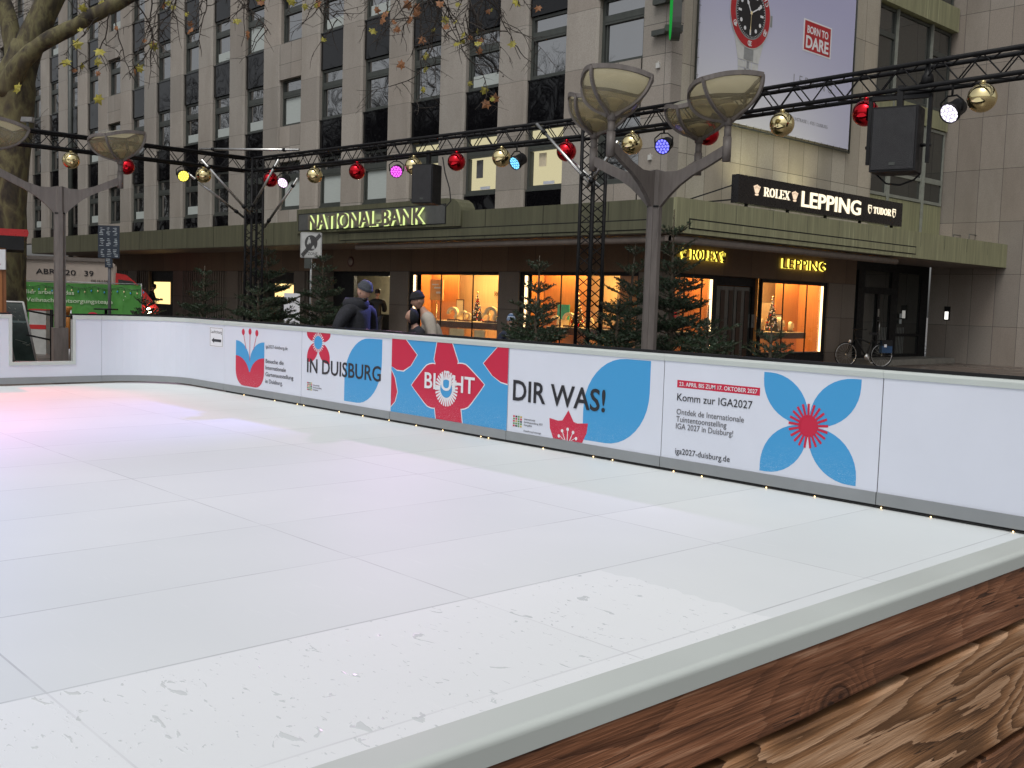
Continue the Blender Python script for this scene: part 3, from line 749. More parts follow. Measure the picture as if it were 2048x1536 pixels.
# second board: tulip
b = board(-13.95, -11.84, 'rink board with a red and blue tulip printed on it'); P = Pr(b)
cx = -13.2
P.poly([(-13.60, .772)] + arc(-13.60, .48, .40, .292, 90, 5, 8) + arc(-12.80, .48, .40, .297, 175, 90, 8) + [(-12.80, .777), (-12.80, .50), (-13.2, .25), (-13.60, .50)], m_pblue, 1)
P.poly([(-13.60, .557)] + arc(-13.60, .28, .395, .277, 90, 12, 8) + [(-13.2, .345)] + arc(-12.80, .28, .395, .277, 168, 90, 8) + [(-12.80, .557), (-12.80, .36)] + arc(-13.03, .36, .23, .222, 0, -90, 6) + arc(-13.37, .36, .23, .222, -90, -180, 6), m_pred, 2)
P.multi([circle(-13.39, .895, .042, .045, 14), circle(-13.20, .908, .042, .045, 14), circle(-13.01, .895, .042, .045, 14)] +
        [[(-13.388, .87), (-13.376, .87), (-13.30, .66), (-13.312, .66)], [(-13.206, .87), (-13.194, .87), (-13.194, .5), (-13.206, .5)], [(-13.02, .87), (-13.008, .87), (-13.09, .66), (-13.102, .66)]], m_pred, 2, 'stamen')
P.text([('iga2027-duisburg.de', -12.76, .705, .045, .57)], m_pgrey, name='web_address')
P.text([('Besuche die', -12.755, .50, .055, .47), ('Internationale', -12.755, .41, .055, .53), ('Gartenausstellung', -12.755, .32, .055, .72), ('in Duisburg.', -12.755, .225, .055, .45)], m_pblack)
# third board
b = board(-11.84, -9.87, 'rink board reading IN DUISBURG over a red flower and a blue leaf'); P = Pr(b)
P.multi([leaf(-11.72, .845, -11.447, .972, 'bcd', .85), leaf(-11.443, .845, -11.17, .972, 'acd', .85), leaf(-11.71, .585, -11.447, .84, 'ac', .8), leaf(-11.443, .585, -11.175, .84, 'bd', .8)], m_pred, 1)
P.poly(circle(-11.445, .845, .10, .085), m_pblue, 2); P.multi(rays(-11.445, .845, .085, .125, .006, 22, 1.1), m_pwhite, 3)
P.poly(leaf(-10.84, .155, -10.062, .95, 'ac', .66), m_pblue, 1)
P.text([('IN DUISBURG', -11.70, .452, .178, 1.625)], m_pblack, 3, .012)
logo(P, -11.70, .215, .125, .11); P.text([('Internationale', -11.55, .285, .018, .15), ('Gartenausstellung', -11.55, .255, .018, .2), ('Ruhrgebiet', -11.55, .225, .018, .12)], m_pgrey, name='small_print')
# fourth board, blue ground
b = board(-9.87, -7.855, 'bright blue rink board reading BLÜHT across a red flower'); P = Pr(b)
P.poly([(-9.866, .12), (-7.86, .12), (-7.86, .972), (-9.866, .972)], m_pblue, 1)
cx, cz = -8.85, .49
for mt, lv, e in ((m_pwhite, 2, .012), (m_pred, 3, 0)):
    P.multi([[(-9.03-e, .971), (-8.77+e, .971), (-8.665+e, .78), (-8.74, .56), (-8.85, .46), (-8.96, .56), (-9.075-e, .78)],
             petal((-9.475-e, .46), (-8.80, .50), .245+e), petal((-8.225+e, .565), (-8.90, .48), .245+e),
             [(-8.85, .52), (-8.72, .42), (-8.60+e, .27), (-8.57+e, .121), (-9.02-e, .121), (-9.05-e, .27), (-8.96, .42)],
             [(-9.865, .971), (-9.60+e, .971), (-9.39+e, .81), (-9.50+e, .68), (-9.64+e, .615-e), (-9.76, .615-e), (-9.865, .65)],
             [(-9.865, .60+e), (-9.80+e, .52), (-9.745+e, .36), (-9.79+e, .24), (-9.865, .18-e)],
             [(-7.861, .971), (-8.03-e, .971), (-8.245-e, .79), (-8.10-e, .67), (-7.97, .615-e), (-7.861, .60-e)]], mt, lv)
P.multi(rays(cx, cz-.02, .10, .195, .011, 30, 1.0), m_pwhite, 4)
P.poly(circle(cx, cz-.02, .10, .10), m_pblue, 6)
P.text([('BLÜHT', -9.23, .452, .175, .86)], m_pwhite, 8, .014)
# fifth board
b = board(-7.855, -5.83, 'rink board reading DIR WAS! beside a big blue leaf and half a red flower'); P = Pr(b)
P.poly(leaf(-6.79, .155, -5.985, .957, 'ac', .64), m_pblue, 1)
P.text([('DIR WAS!', -7.775, .447, .205, 1.265)], m_pblack, 4, .014)
P.poly([(-7.24, .315), (-7.12, .30), (-7.06, .31), (-6.985, .415), (-6.91, .31), (-6.86, .30), (-6.722, .315), (-6.735, .22), (-6.79, .121), (-7.18, .121), (-7.23, .22)], m_pred, 2)
P.multi([circle(-6.985+.12*math.cos(math.radians(a)), .125+.105*abs(math.sin(math.radians(a))), .017, .017, 10) for a in (15, 52, 90, 128, 165)] +
        [[(-6.985+.05*math.cos(math.radians(a))-.005, .121), (-6.985+.05*math.cos(math.radians(a))+.005, .121), (-6.985+.115*math.cos(math.radians(a))+.004, .125+.1*math.sin(math.radians(a))), (-6.985+.115*math.cos(math.radians(a))-.004, .125+.1*math.sin(math.radians(a)))] for a in (20, 52, 90, 128, 160)], m_pwhite, 3, 'stamen')
logo(P, -7.77, .172, .14, .12); P.text([('Internationale', -7.60, .258, .018, .16), ('Gartenausstellung 2027', -7.60, .228, .018, .27), ('Ruhrgebiet', -7.60, .198, .018, .12), ('Duisburg bewegt', -7.60, .14, .016, .25)], m_pgrey, name='small_print')
# sixth board
b = board(-5.83, -3.77, 'rink board with a four petalled blue flower and the date in a red bar'); P = Pr(b)
P.multi([leaf(-4.80, .555, -4.380, .945, 'bd', .86), leaf(-4.370, .550, -3.945, .948, 'ac', .86), leaf(-4.80, .138, -4.380, .548, 'ac', .86), leaf(-4.370, .137, -3.945, .543, 'bd', .86)], m_pblue, 1)
P.poly(circle(-4.375, .549, .088, .088), m_pred, 2); P.multi(rays(-4.375, .549, .07, .175, .0095, 21), m_pred, 3)
P.poly([(-5.68, .747), (-4.832, .747), (-4.832, .812), (-5.68, .812)], m_pred, 1)
P.text([('23. APRIL BIS ZUM 17. OKTOBER 2027', -5.655, .763, .034, .80)], m_pwhite, 3, .008, name='date_lettering')
P.text([('Komm zur IGA2027', -5.672, .632, .064, .775)], m_pblack, 3)
P.text([('Ontdek de Internationale', -5.672, .512, .048, .70), ('Tuintentoonstelling', -5.672, .448, .048, .53), ('IGA 2027 in Duisburg!', -5.672, .385, .048, .60)], m_pgrey)
P.text([('iga2027-duisburg.de', -5.668, .165, .05, .575)], m_pblack, name='web_address')
board(-3.77, -1.75, 'blank white rink board nearest to the viewer on the long side')
board(-1.75, -.70, 'short blank rink board at the end of the long side, by the near corner')

# corner board bending round to the short side, with the direction notice
cr = 1.0; cxx, cyy = XL+cr, YB-cr
def path(off):
    pts = [(-13.95, YB+off)]
    pts += [(cxx+(cr+off)*math.cos(math.radians(a)), cyy+(cr+off)*math.sin(math.radians(a))) for a in range(90, 181, 6)]
    return pts
def ribbon(o, name, mat, off0, off1, z0, z1, pth=path):
    a, b_ = pth(off0), pth(off1); m = MB(); n = len(a); vs = []
    for p, q in zip(a, b_): vs += [(p[0], p[1], z0), (p[0], p[1], z1), (q[0], q[1], z1), (q[0], q[1], z0)]
    fs = []
    for i in range(n-1):
        for j in range(4): fs.append((i*4+j, (i+1)*4+j, (i+1)*4+(j+1) % 4, i*4+(j+1) % 4))
    fs += [(0, 1, 2, 3), ((n-1)*4+3, (n-1)*4+2, (n-1)*4+1, (n-1)*4)]
    m.add(vs, fs, 0, False); return m.build(name, mat, o)
b = tag(empty('rink_board', (-15.0, 7.0, 0)), 'curved corner board with a small notice and black arrow', 'rink board', 'white boards round the skating rink')
ribbon(b, 'panel', m_white, 0, .03, .118, .975); ribbon(b, 'kick_strip', m_kick, -.012, .03, .026, .118); ribbon(b, 'top_rail', m_rail, -.010, .06, .972, ZT); ribbon(b, 'back_frame', m_black, .062, .09, .2, 1.055)
m = MB(); m.box(-14.40, YB-.003, .64, -13.985, YB-.001, .93, 0)
for x0, z0, x1, z1 in ((-14.385, .65, -14.0, .654), (-14.385, .915, -14.0, .919), (-14.385, .65, -14.379, .919), (-14.006, .65, -14.0, .919)): m.box(x0, YB-.004, z0, x1, YB-.003, z1, 1)
m.prism([(-14.34, YB-.004, .735), (-14.26, YB-.004, .775), (-14.26, YB-.004, .755), (-14.04, YB-.004, .755), (-14.04, YB-.004, .715), (-14.26, YB-.004, .715), (-14.26, YB-.004, .695)], (0, .001, 0), 1)
m.text('Laufrichtung', (-14.36, YB-.003, .84), PX, PZ, .045, .34, .001, 0, 1)
m.build('notice', [m_pwhite, m_pblack], b)

# short side: boards facing the viewer, one with a cut-out
def side_board(y0, y1, label, cut=None):
    o = tag(empty('rink_board', (XL, (y0+y1)/2, 0)), label, 'rink board', 'white boards round the skating rink')
    m = MB(); k = MB(); t = MB(); bk = MB()
    segs = [(y0+.004, y1-.004)] if not cut else [(y0+.004, cut[0]), (cut[1], y1-.004)]
    for a, c in segs:
        m.box(XL-.03, a, .118, XL, c, .975); t.box(XL-.06, a, .972, XL+.010, c, ZT); bk.box(XL-.09, a, .2, XL-.062, c, 1.055)
    if cut:
        a, c, z = cut; m.box(XL-.03, a, .118, XL, c, z-.02); t.box(XL-.06, a-.045, z-.05, XL+.012, c+.045, z)
        t.box(XL-.06, a-.045, z, XL+.012, a, ZT+.001); t.box(XL-.06, c, z, XL+.012, c+.045, ZT+.001)
    k.box(XL-.03, y0+.004, .026, XL+.012, y1-.004, .118)
    m.build('panel', m_white, o); k.build('kick_strip', m_kick, o); t.build('top_rail', m_rail, o); bk.build('back_frame', m_black, o)
side_board(4.30, 6.27, 'end board with a low square cut-out showing the street furniture behind', (4.975, 5.83, .345))
side_board(2.30, 4.30, 'blank end board left of the cut-out, mostly out of the picture')

# dark gap and tiny warm bulbs under the long side
gap = MB(); gap.box(-13.9, YB+.002, .002, -.72, YB+.02, .024)
tag(gap.build('shadow_gap', m_black), kind='structure')
ls = tag(empty('fairy_lights', (-8, YB, 0)), 'string of tiny warm bulbs lying under the edge of the boards', 'string lights')
m = MB(); pts = []; rr = random.Random(8)
x = -13.5
while x < -1.5: pts.append((x, YB-.018+.006*rr.random(), .008+.006*rr.random())); x += .12
m.tube(pts, .0025, 4); m.build('wire', m_wire, ls)
m_bulb = glow('warm_bulb', (1, .68, .3), 6.0)
proto = None
for i in range(22):
    x = -13.2 + i*.53 + rr.uniform(-.26, .26)
    if proto is None:
        m = MB(); m.ball((x, YB-.02, .010), .0055, 6, 4); proto = m.build('bulb', m_bulb, ls); px0 = x
    else:
        c = proto.copy(); COL.objects.link(c); c.parent = ls; c.location = V(proto.location) + V((x-px0, rr.uniform(-.008, .004), rr.uniform(-.003, .004)))

# ------------------------------------------------------------------ the near wall with plank cladding and rail
nw = tag(empty('rink_wall', (-.77, 1.5, ZS)), 'near rink wall of weathered brown planks under a pale grey rail', 'wall')
prof = [(-.802, .9912), (-.802, 1.0185), (-.8005, 1.02), (-.7535, 1.02), (-.7505, 1.0196), (-.7480, 1.0183), (-.7461, 1.0162), (-.7452, 1.0140), (-.745, 1.0115), (-.745, .9912)]
m = MB(); y0, y1 = -4.0, 7.26; n = len(prof)
vs = [(x, y0, z) for x, z in prof] + [(x, y1, z) for x, z in prof]
m.add(vs, [(i, (i+1) % n, n+(i+1) % n, n+i) for i in range(n) if not 2 < i < 8], 0, False); m.add(vs, [(i, i+1, n+i+1, n+i) for i in range(3, 8)], 0, True); m.add(vs, [tuple(range(n-1, -1, -1)), tuple(range(n, 2*n))])
nr = m.build('top_rail', m_rail, nw)
zs = [(.886, .991, 0), (.661, .873, 1), (.435, .648, 2), (.21, .424, 0), (ZS+.02, .20, 1)]
for i, (z0, z1, mi) in enumerate(zs):
    m = MB(); rr = random.Random(20+i); N = 170; X = -.748; vs = []
    # plank with slightly wavering edges and a rounded front
    for j in range(N+1):
        y = y0 + (y1-y0)*j/N
        a = z0 + .004*mnoise.noise(V((y*2.3, i*3.0, 0))) + .0018*mnoise.noise(V((y*11, i*5.0, 2)))
        c = z1 + (.004*mnoise.noise(V((y*2.1, i*7.0, 5))) + .0018*mnoise.noise(V((y*13, i, 9))) if i else 0)
        vs += [(X-.022, y, a), (X-.003, y, a), (X, y, a+.004), (X, y, c-.005), (X-.004, y, c), (X-.022, y, c)]
    fs = [(j*6+q, j*6+(q+1) % 6, (j+1)*6+(q+1) % 6, (j+1)*6+q) for j in range(N) for q in range(6)]
    m.add(vs, fs, 0, False); m.build('plank', m_plank[mi], nw)
m = MB(); m.box(-.80, y0, ZS, -.772, y1, .985); m.build('backing', m_black, nw)
# ------------------------------------------------------------------ street lamps
def lamp_head(parent, tilt_dir, turn=0.0):
    """local coordinates, neck foot at the origin; bowl with four ribs and a bulging rim, tilted so its outer side rides high"""
    Mx = Matrix.Translation((0, 0, .17)) @ Matrix.Rotation(-.17, 4, V((-tilt_dir.y, tilt_dir.x, 0))) @ Matrix.Rotation(math.atan2(tilt_dir.y, tilt_dir.x)+turn, 4, 'Z')
    N, K = 48, 12; hgt, a = .37, .455
    def rad(th):
        u = (th % (PI/2)) - PI/4
        return a*(.79 + .21*(abs(u)/(PI/4))**1.7) 
    def pt(th, s, k=1.0):
        r = rad(th)*(max(0, 1-(s)**2.1))**.62
        r = max(r, .055)
        lift = .03*math.cos(2*((th % (PI/2))-PI/4))*(1-s)
        return Mx @ V((r*k*math.cos(th), r*k*math.sin(th), hgt*(1-s)+lift))
    m = MB(); vs = [pt(2*PI*j/N, i/K) for i in range(K+1) for j in range(N)]
    m.add(vs, [(i*N+j, i*N+(j+1) % N, (i+1)*N+(j+1) % N, (i+1)*N+j) for i in range(K) for j in range(N)], 0, True)
    h = m.build('lamp_bowl', m_amber, parent, local=True)
    # domed reflector closing the top
    m = MB(); R_ = 5; vs = [Mx @ V(((rad(2*PI*j/N)*(1-i/R_))*math.cos(2*PI*j/N)*.99, (rad(2*PI*j/N)*(1-i/R_))*math.sin(2*PI*j/N)*.99, hgt+.03*math.cos(2*(((2*PI*j/N) % (PI/2))-PI/4))*(1-i/R_)+.09*(1-(1-i/R_)**2))) for i in range(R_) for j in range(N)]
    vs.append(Mx @ V((0, 0, hgt+.09)))
    m.add(vs, [(i*N+j, i*N+(j+1) % N, (i+1)*N+(j+1) % N, (i+1)*N+j) for i in range(R_-1) for j in range(N)] + [((R_-1)*N+j, (R_-1)*N+(j+1) % N, len(vs)-1) for j in range(N)], 0, True)
    m.build('reflector', m_reflector, h, local=True)
    fr = MB(); rim = [pt(2*PI*j/N, 0, 1.01) for j in range(N+1)]
    for j in range(N): fr.bar(rim[j], rim[j+1], .035, .05)
    for q in range(4):
        th = q*PI/2
        ps = [pt(th, s/14, 1.015) for s in range(14)]
        for p_, r_ in zip(ps[:-1], ps[1:]): fr.bar(p_, r_, .040, .030, 0, Mx.to_3x3() @ V((-math.sin(th), math.cos(th), 0)))
    fr.build('rib_frame', m_bronze, h, local=True)
    # lamp unit inside
    m = MB(); m.lathe([(.075, .02), (.13, .12), (.135, .13), (.10, .155), (.03, .17), (.0001, .175)], n=14, M=Mx); m.build('lamp_holder', m_holder, h, local=True)
    nk = MB(); nk.tube([V((0, 0, -.06)), V((0, 0, .10))], .040, 12); nk.tube([V((0, 0, .10)), Mx @ V((0, 0, .06))], .052, 12)
    for q in range(4):
        th = q*PI/2; fr2 = [Mx @ V((.045*math.cos(th), .045*math.sin(th), .0)), Mx @ V((.20*math.cos(th), .20*math.sin(th), .085))]
        nk.bar(fr2[0], fr2[1], .04, .08)
    nk.build('neck', m_bronze, h, local=True)
    return h
def mk_opal():
    t = NT('opal_top'); a = t.n('ShaderNodeBsdfTranslucent'); t.put(a.inputs[0], (.62, .60, .50)); d = t.pbsdf((.42, .41, .34), .4)
    mx = t.n('ShaderNodeMixShader'); mx.inputs[0].default_value = .45; t.t.links.new(a.outputs[0], mx.inputs[1]); t.t.links.new(d, mx.inputs[2]); return t.done(mx.outputs[0])
m_reflector = mk_opal()
m_holder = M('lamp_holder_cream', (.46, .40, .27), .5, var=.25, scale=6)
def street_lamp(x, y, label, arms, twist, turn=0.0):
    o = tag(empty('street_lamp', (x, y, ZS)), label, 'street lamp', 'bronze street lamps by the rink')
    m = MB(); z0, z1 = 0.0, 2.72
    for r, za, zb, n in ((.082, .9, z1-.02, 8), (.068, z1-.03, 3.12, 8)):
        Mr = Matrix.Rotation(twist+PI/8, 4, 'Z')
        m.lathe([(r, za), (r*.97, zb)], n=n, smooth=False, M=Mr)
    for q in range(4):                               # proud flat strips down the shaft
        a = twist + q*PI/2; d = V((math.cos(a), math.sin(a), 0)); e = V((-d.y, d.x, 0))
        m.obox(d*.073 + V((0, 0, 1.82)), d*.012, e*.032, V((0, 0, .90)))
    m.build('post', m_bronze, o, local=True)
    m = MB(); m.lathe([(.085, z1-.025), (.085, z1-.005)], n=16); m.build('collar', m_black, o, local=True)
    m = MB(); m.obox((0, 0, .45), (.11*math.cos(twist), .11*math.sin(twist), 0), (-.11*math.sin(twist), .11*math.cos(twist), 0), (0, 0, .45)); m.build('base', m_bronze, o, local=True)
    L = .92
    for a in arms:
        d = V((math.cos(a), math.sin(a), 0)); e = V((-d.y, d.x, 0))*.028
        top = [(.03, 3.13), (.14, 3.10), (.30, 3.10), (.50, 3.16), (L, 3.36)]
        bot = [(L, 3.24), (.70, 3.13), (.50, 3.04), (.34, 2.94), (.22, 2.84), (.13, 2.75), (.085, 2.70), (.03, 2.70)]
        m = MB(); m.prism([d*r + V((0, 0, z)) - e for r, z in top+bot], e*2)
        m.tube([d*L + V((0, 0, 3.17)), d*L + V((0, 0, 3.44))], .048, 12)
        m.build('arm', m_bronze, o, local=True)
        h = lamp_head(o, d, turn); h.location = d*L + V((0, 0, 3.46))
    return o
aR = math.atan2(VIEW_RIGHT.y, VIEW_RIGHT.x)
lr = street_lamp(-7.95, 9.60, 'four headed bronze street lamp with a round sticker on its post', [aR+math.radians(d) for d in (-41, 49, 139, 229)], aR+math.radians(-41))
street_lamp(-17.12, 6.07, 'two headed bronze street lamp behind the cut-out in the end board', [aR+math.radians(d) for d in (33, 213)], aR+math.radians(33), math.radians(-33))
# sticker on the four-headed lamp
st = tag(empty('sticker', (-7.95, 9.60, 1.78)), 'round black and white sticker on the lamp post', 'sticker')
f = -VIEW_FWD; Rm = VIEW_RIGHT
m = MB(); c = f*.088 + Rm*(-.012)
def dq(c, w, h): return [c - Rm*w - V((0, 0, h)), c + Rm*w - V((0, 0, h)), c + Rm*w + V((0, 0, h)), c - Rm*w + V((0, 0, h))]
m.prism(dq(c, .052, .062), f*.002, 0)
ring = lambda r, k: [c + f*k + Rm*(r*math.cos(2*PI*i/20)) + V((0, 0, r*1.05*math.sin(2*PI*i/20))) for i in range(20)]
m.prism(ring(.047, .0022), f*.001, 1); m.prism(ring(.036, .0034), f*.001, 0); m.prism(ring(.026, .0046), f*.001, 1)
for s_ in (-1, 1): m.prism([p + Rm*(.010*s_) + V((0, 0, .004)) for p in [c + f*.0058 + Rm*(.006*math.cos(2*PI*i/8)) + V((0, 0, .006*math.sin(2*PI*i/8))) for i in range(8)]], f*.001, 0)
m.build('sticker_face', [m_pblack, m_pwhite], st)

# ------------------------------------------------------------------ lighting truss: two towers, three beams
def lattice(m, A, B, C, D, step, r=.008):
    """zigzag braces between chord AB and chord CD"""
    A, B, C, D = map(V, (A, B, C, D)); L = (B-A).length; n = max(2, int(round(L/step)))
    for i in range(n):
        s0, s1, sm = i/n, (i+1)/n, (i+.5)/n
        m.tube([A.lerp(B, s0), C.lerp(D, sm)], r, 5, caps=False); m.tube([C.lerp(D, sm), A.lerp(B, s1)], r, 5, caps=False)
def truss(p, q, label, name='truss', hw=.12, cat='truss', step=.42):
    p, q = V(p), V(q); d = (q-p).normalized()
    up = V((0, 0, 1)) if abs(d.z) < .9 else V((0, 1, 0)).lerp(V((1, 0, 0)), 0)
    s_ = d.cross(up).normalized(); up = s_.cross(d)
    o = tag(empty(name, p), label, cat, 'black lighting truss over the rink')
    cs = []
    for a, b in ((-1, -1), (1, -1), (1, 1), (-1, 1)):
        m = MB(); k = s_*(a*hw) + up*(b*hw); m.tube([p+k, q+k], .025, 10); m.build('chord', m_truss, o); cs.append((p+k, q+k))
    m = MB()
    for i in range(4):
        (A, B), (C_, D_) = cs[i], cs[(i+1) % 4]; lattice(m, A, B, C_, D_, step)
    m.build('bracing', m_truss, o); return o
TZ = 3.89
TR, TL, TE = V((-10.09, 10.83, TZ)), V((-18.40, 10.19, TZ)), V((-2.2, 10.374, TZ))
dE = (TE-TR).normalized(); dL = (TL-TR).normalized()
truss(TR + dE*.16, TE, 'truss beam running right from the near tower, crossing the billboard')
truss(TL - dL*.16, TR + dL*.16, 'truss beam between the two towers, over the bank front')
truss(TL + V((0, -.16, 0)), V((-18.39, 1.5, TZ)), 'truss beam running left from the far tower past the tree')
truss((TR.x, TR.y, ZS), (TR.x, TR.y, TZ+.14), 'black truss tower between the fir trees beside the four headed lamp', 'truss_tower', cat='truss tower', step=.30)
truss((TL.x, TL.y, ZS), (TL.x, TL.y, TZ+.14), 'black truss tower at the far corner of the rink', 'truss_tower', cat='truss tower', step=.30)
def brace(pts, label):
    o = tag(empty('brace_tube', pts[0]), label, 'tube', 'bare metal tubes bracing the truss')
    m = MB(); m.tube(pts, .024, 10); m.build('tube', m_silver, o)
    p, q = V(pts[0]), V(pts[-1])
    for s_ in (.14, .86):
        c = p.lerp(q, s_); d = (q-p).normalized()*.03; m = MB(); m.tube([c-d, c+d], .036, 8); m.build('clamp', m_black, o)
brace([(-19.38, 9.54, 4.21), (-17.18, 10.42, 4.12)], 'white tube lying across the corner on top of the truss')
brace([(-18.22, 9.0, 3.86), (-18.24, 10.02, 2.95)], 'thin bare tube slanting from the left beam down to the far tower')
brace([(-18.55, 8.9, 3.62), (-18.55, 10.05, 2.9)], 'outer tube slanting from the left beam to the far tower')
brace([(-17.35, 10.10, 3.92), (-18.30, 10.03, 2.98)], 'tube crossing in front of the far tower, upper end at the middle beam')
brace([(-17.2, 10.42, 3.60), (-18.25, 10.33, 2.72)], 'tube behind the red ball, slanting down to the far tower')
brace([(-11.02, 10.60, 4.0), (-9.98, 10.67, 3.08)], 'bright tube slanting down across the red ball to the near tower')
brace([(-10.95, 10.95, 3.72), (-10.12, 10.99, 3.10)], 'shorter bright tube behind the red ball at the near tower')
brace([(-10.0, 10.62, 3.05), (-9.45, 10.60, 3.62)], 'dull tube rising from the near tower towards the right beam')

# balls under the beams
ball_spots = [('gold', -4.599, 10.512, 'gold bauble at the right edge, next to the white spotlight'), ('red', -5.882, 10.586, 'red bauble left of the right-hand loudspeaker'),
 ('gold', -6.965, 10.649, 'gold bauble in front of the foot of the billboard'), ('red', -8.072, 10.713, 'red bauble half hidden behind the right head of the lamp'),
 ('gold', -9.369, 10.788, 'gold bauble between the heads of the four headed lamp'), ('red', -10.594, 10.791, 'red bauble behind the bright slanting tube'),
 ('gold', -11.863, 10.693, 'gold bauble next to the cyan spotlight'), ('red', -12.832, 10.619, 'red bauble right of the loudspeaker over the bank sign'),
 ('gold', -13.836, 10.542, 'gold bauble between the magenta spotlight and a loudspeaker'), ('red', -15.289, 10.43, 'red bauble left of the magenta spotlight, over the bank letters'),
 ('gold', -16.497, 10.337, 'gold bauble near the left end of the middle beam'), ('red', -17.869, 10.231, 'red bauble right beside the far tower'),
 ('gold', -18.40, 9.134, 'gold bauble right of the yellow spotlight'), ('red', -18.40, 7.677, 'red bauble behind the right head of the two headed lamp'),
 ('gold', -18.40, 6.715, 'gold bauble above the two headed lamp, next to the tree trunk')]
protos = {}
for i, (c, x, y, lab) in enumerate(ball_spots):
    if c not in protos:
        o = empty('bauble', (x, y, 3.60))
        m = MB(); m.ball((0, 0, 0), .142, 36, 22); m.build('ball', m_gold if c == 'gold' else m_redball, o, local=True)
        m = MB(); m.lathe([(.03, .135), (.03, .165), (.012, .168)], n=10); m.tube([(0, 0, .165), (0, 0, .19)], .004, 5); m.build('cap', m_gold if c == 'gold' else m_redball, o, local=True)
        protos[c] = o
    else: o = copy_tree(protos[c]); o.location = (x, y, 3.60)
    tag(o, lab, 'bauble', 'gold and red baubles hanging from the truss')

# stage spotlights
def par(x, y, z, col, label, power, aim, vis=8.0, bcol=None):
    o = tag(empty('stage_light', (x, y, z+.16)), label, 'spotlight', 'LED spotlights hanging from the truss')
    d = (V(aim)-V((x, y, z))).normalized(); s_ = d.cross(V((0, 0, 1))).normalized(); u = s_.cross(d)
    c0 = V((0, 0, -.16)); Mx = Matrix((s_, u, d)).transposed()
    m = MB(); m.lathe([(.055, -.17), (.085, -.15), (.09, -.02), (.105, .0), (.105, .05), (.098, .05), (.097, .03), (.0001, .028)], c0, 18, 0, True, Mx); m.build('housing', m_black, o, local=True)
    m = MB(); m.tube([c0 + s_*.115, c0 + s_*.125 + V((0, 0, .10)), V((s_.x*.05, s_.y*.05, .0)), V((-s_.x*.05, -s_.y*.05, 0)), c0 - s_*.125 + V((0, 0, .10)), c0 - s_*.115], .010, 5); m.tube([(0, 0, 0), (0, 0, .12)], .012, 6); m.build('yoke', m_black, o, local=True)
    face = glow('led_face', tuple(c*.7 for c in col), vis*.45); led = glow('led', tuple(min(1, c+.10) for c in col), vis)
    m = MB(); m.lathe([(.0001, .036), (.097, .036)], c0, 18, 0, False, Mx)
    for r, n in ((.0, 1), (.042, 6), (.078, 12)):
        for i in range(n):
            a = 2*PI*i/n; cc = c0 + s_*(r*math.cos(a)) + u*(r*math.sin(a)) + d*.036; m.lathe([(.0165, .0), (.0001, .008)], cc, 8, 1, False, Mx)
    m.build('lens', [face, led], o, local=True)
    if power:
        l = bpy.data.lights.new('spot_beam', 'SPOT'); l.energy = power; l.color = bcol or col; l.spot_size = math.radians(46); l.spot_blend = .9; l.shadow_soft_size = .06
        lo = bpy.data.objects.new('spot_beam', l); COL.objects.link(lo); lo.parent = o
        lo.location = c0 + d*.07; lo.rotation_euler = (-d).to_track_quat('Z', 'Y').to_euler()
    return o
par(-4.909, 10.53, 3.50, (.85, .78, 1.0), 'white spotlight next to the gold bauble at the right edge', 330, (-5.9, 4.6, 0), 2.2, (.72, .52, 1.0))
par(-8.801, 10.755, 3.52, (.12, .12, 1.0), 'deep blue spotlight behind the heads of the four headed lamp', 0, (-6.0, 2.0, 0), 1.6)
par(-11.554, 10.717, 3.51, (.12, .55, 1.0), 'cyan spotlight in front of the lit upper windows', 1100, (-11.6, 4.7, 0), 1.7, (.22, .24, 1.0))
par(-14.254, 10.509, 3.54, (.95, .06, .95), 'magenta spotlight left of the loudspeaker over the bank sign', 300, (-6.6, 3.4, 0), 1.5, (.95, .45, .95))
par(-17.448, 10.263, 3.53, (.95, .62, 1.0), 'pale pink spotlight beside the far tower', 240, (-14.0, 5.0, 0), 2.0, (1.0, .35, .8))
par(-18.40, 8.732, 3.55, (1.0, .80, .04), 'yellow spotlight on the left beam', 0, (-6.5, 6.0, 0), 2.2)
par(-18.40, 5.2, 3.53, (1.0, .10, .12), 'red spotlight on the left beam outside the picture', 700, (-13.9, 4.5, 0), 2)
par(-18.40, 4.4, 3.53, (.25, .30, 1.0), 'second blue spotlight on the left beam outside the picture', 700, (-4.8, 1.3, 0), 2)

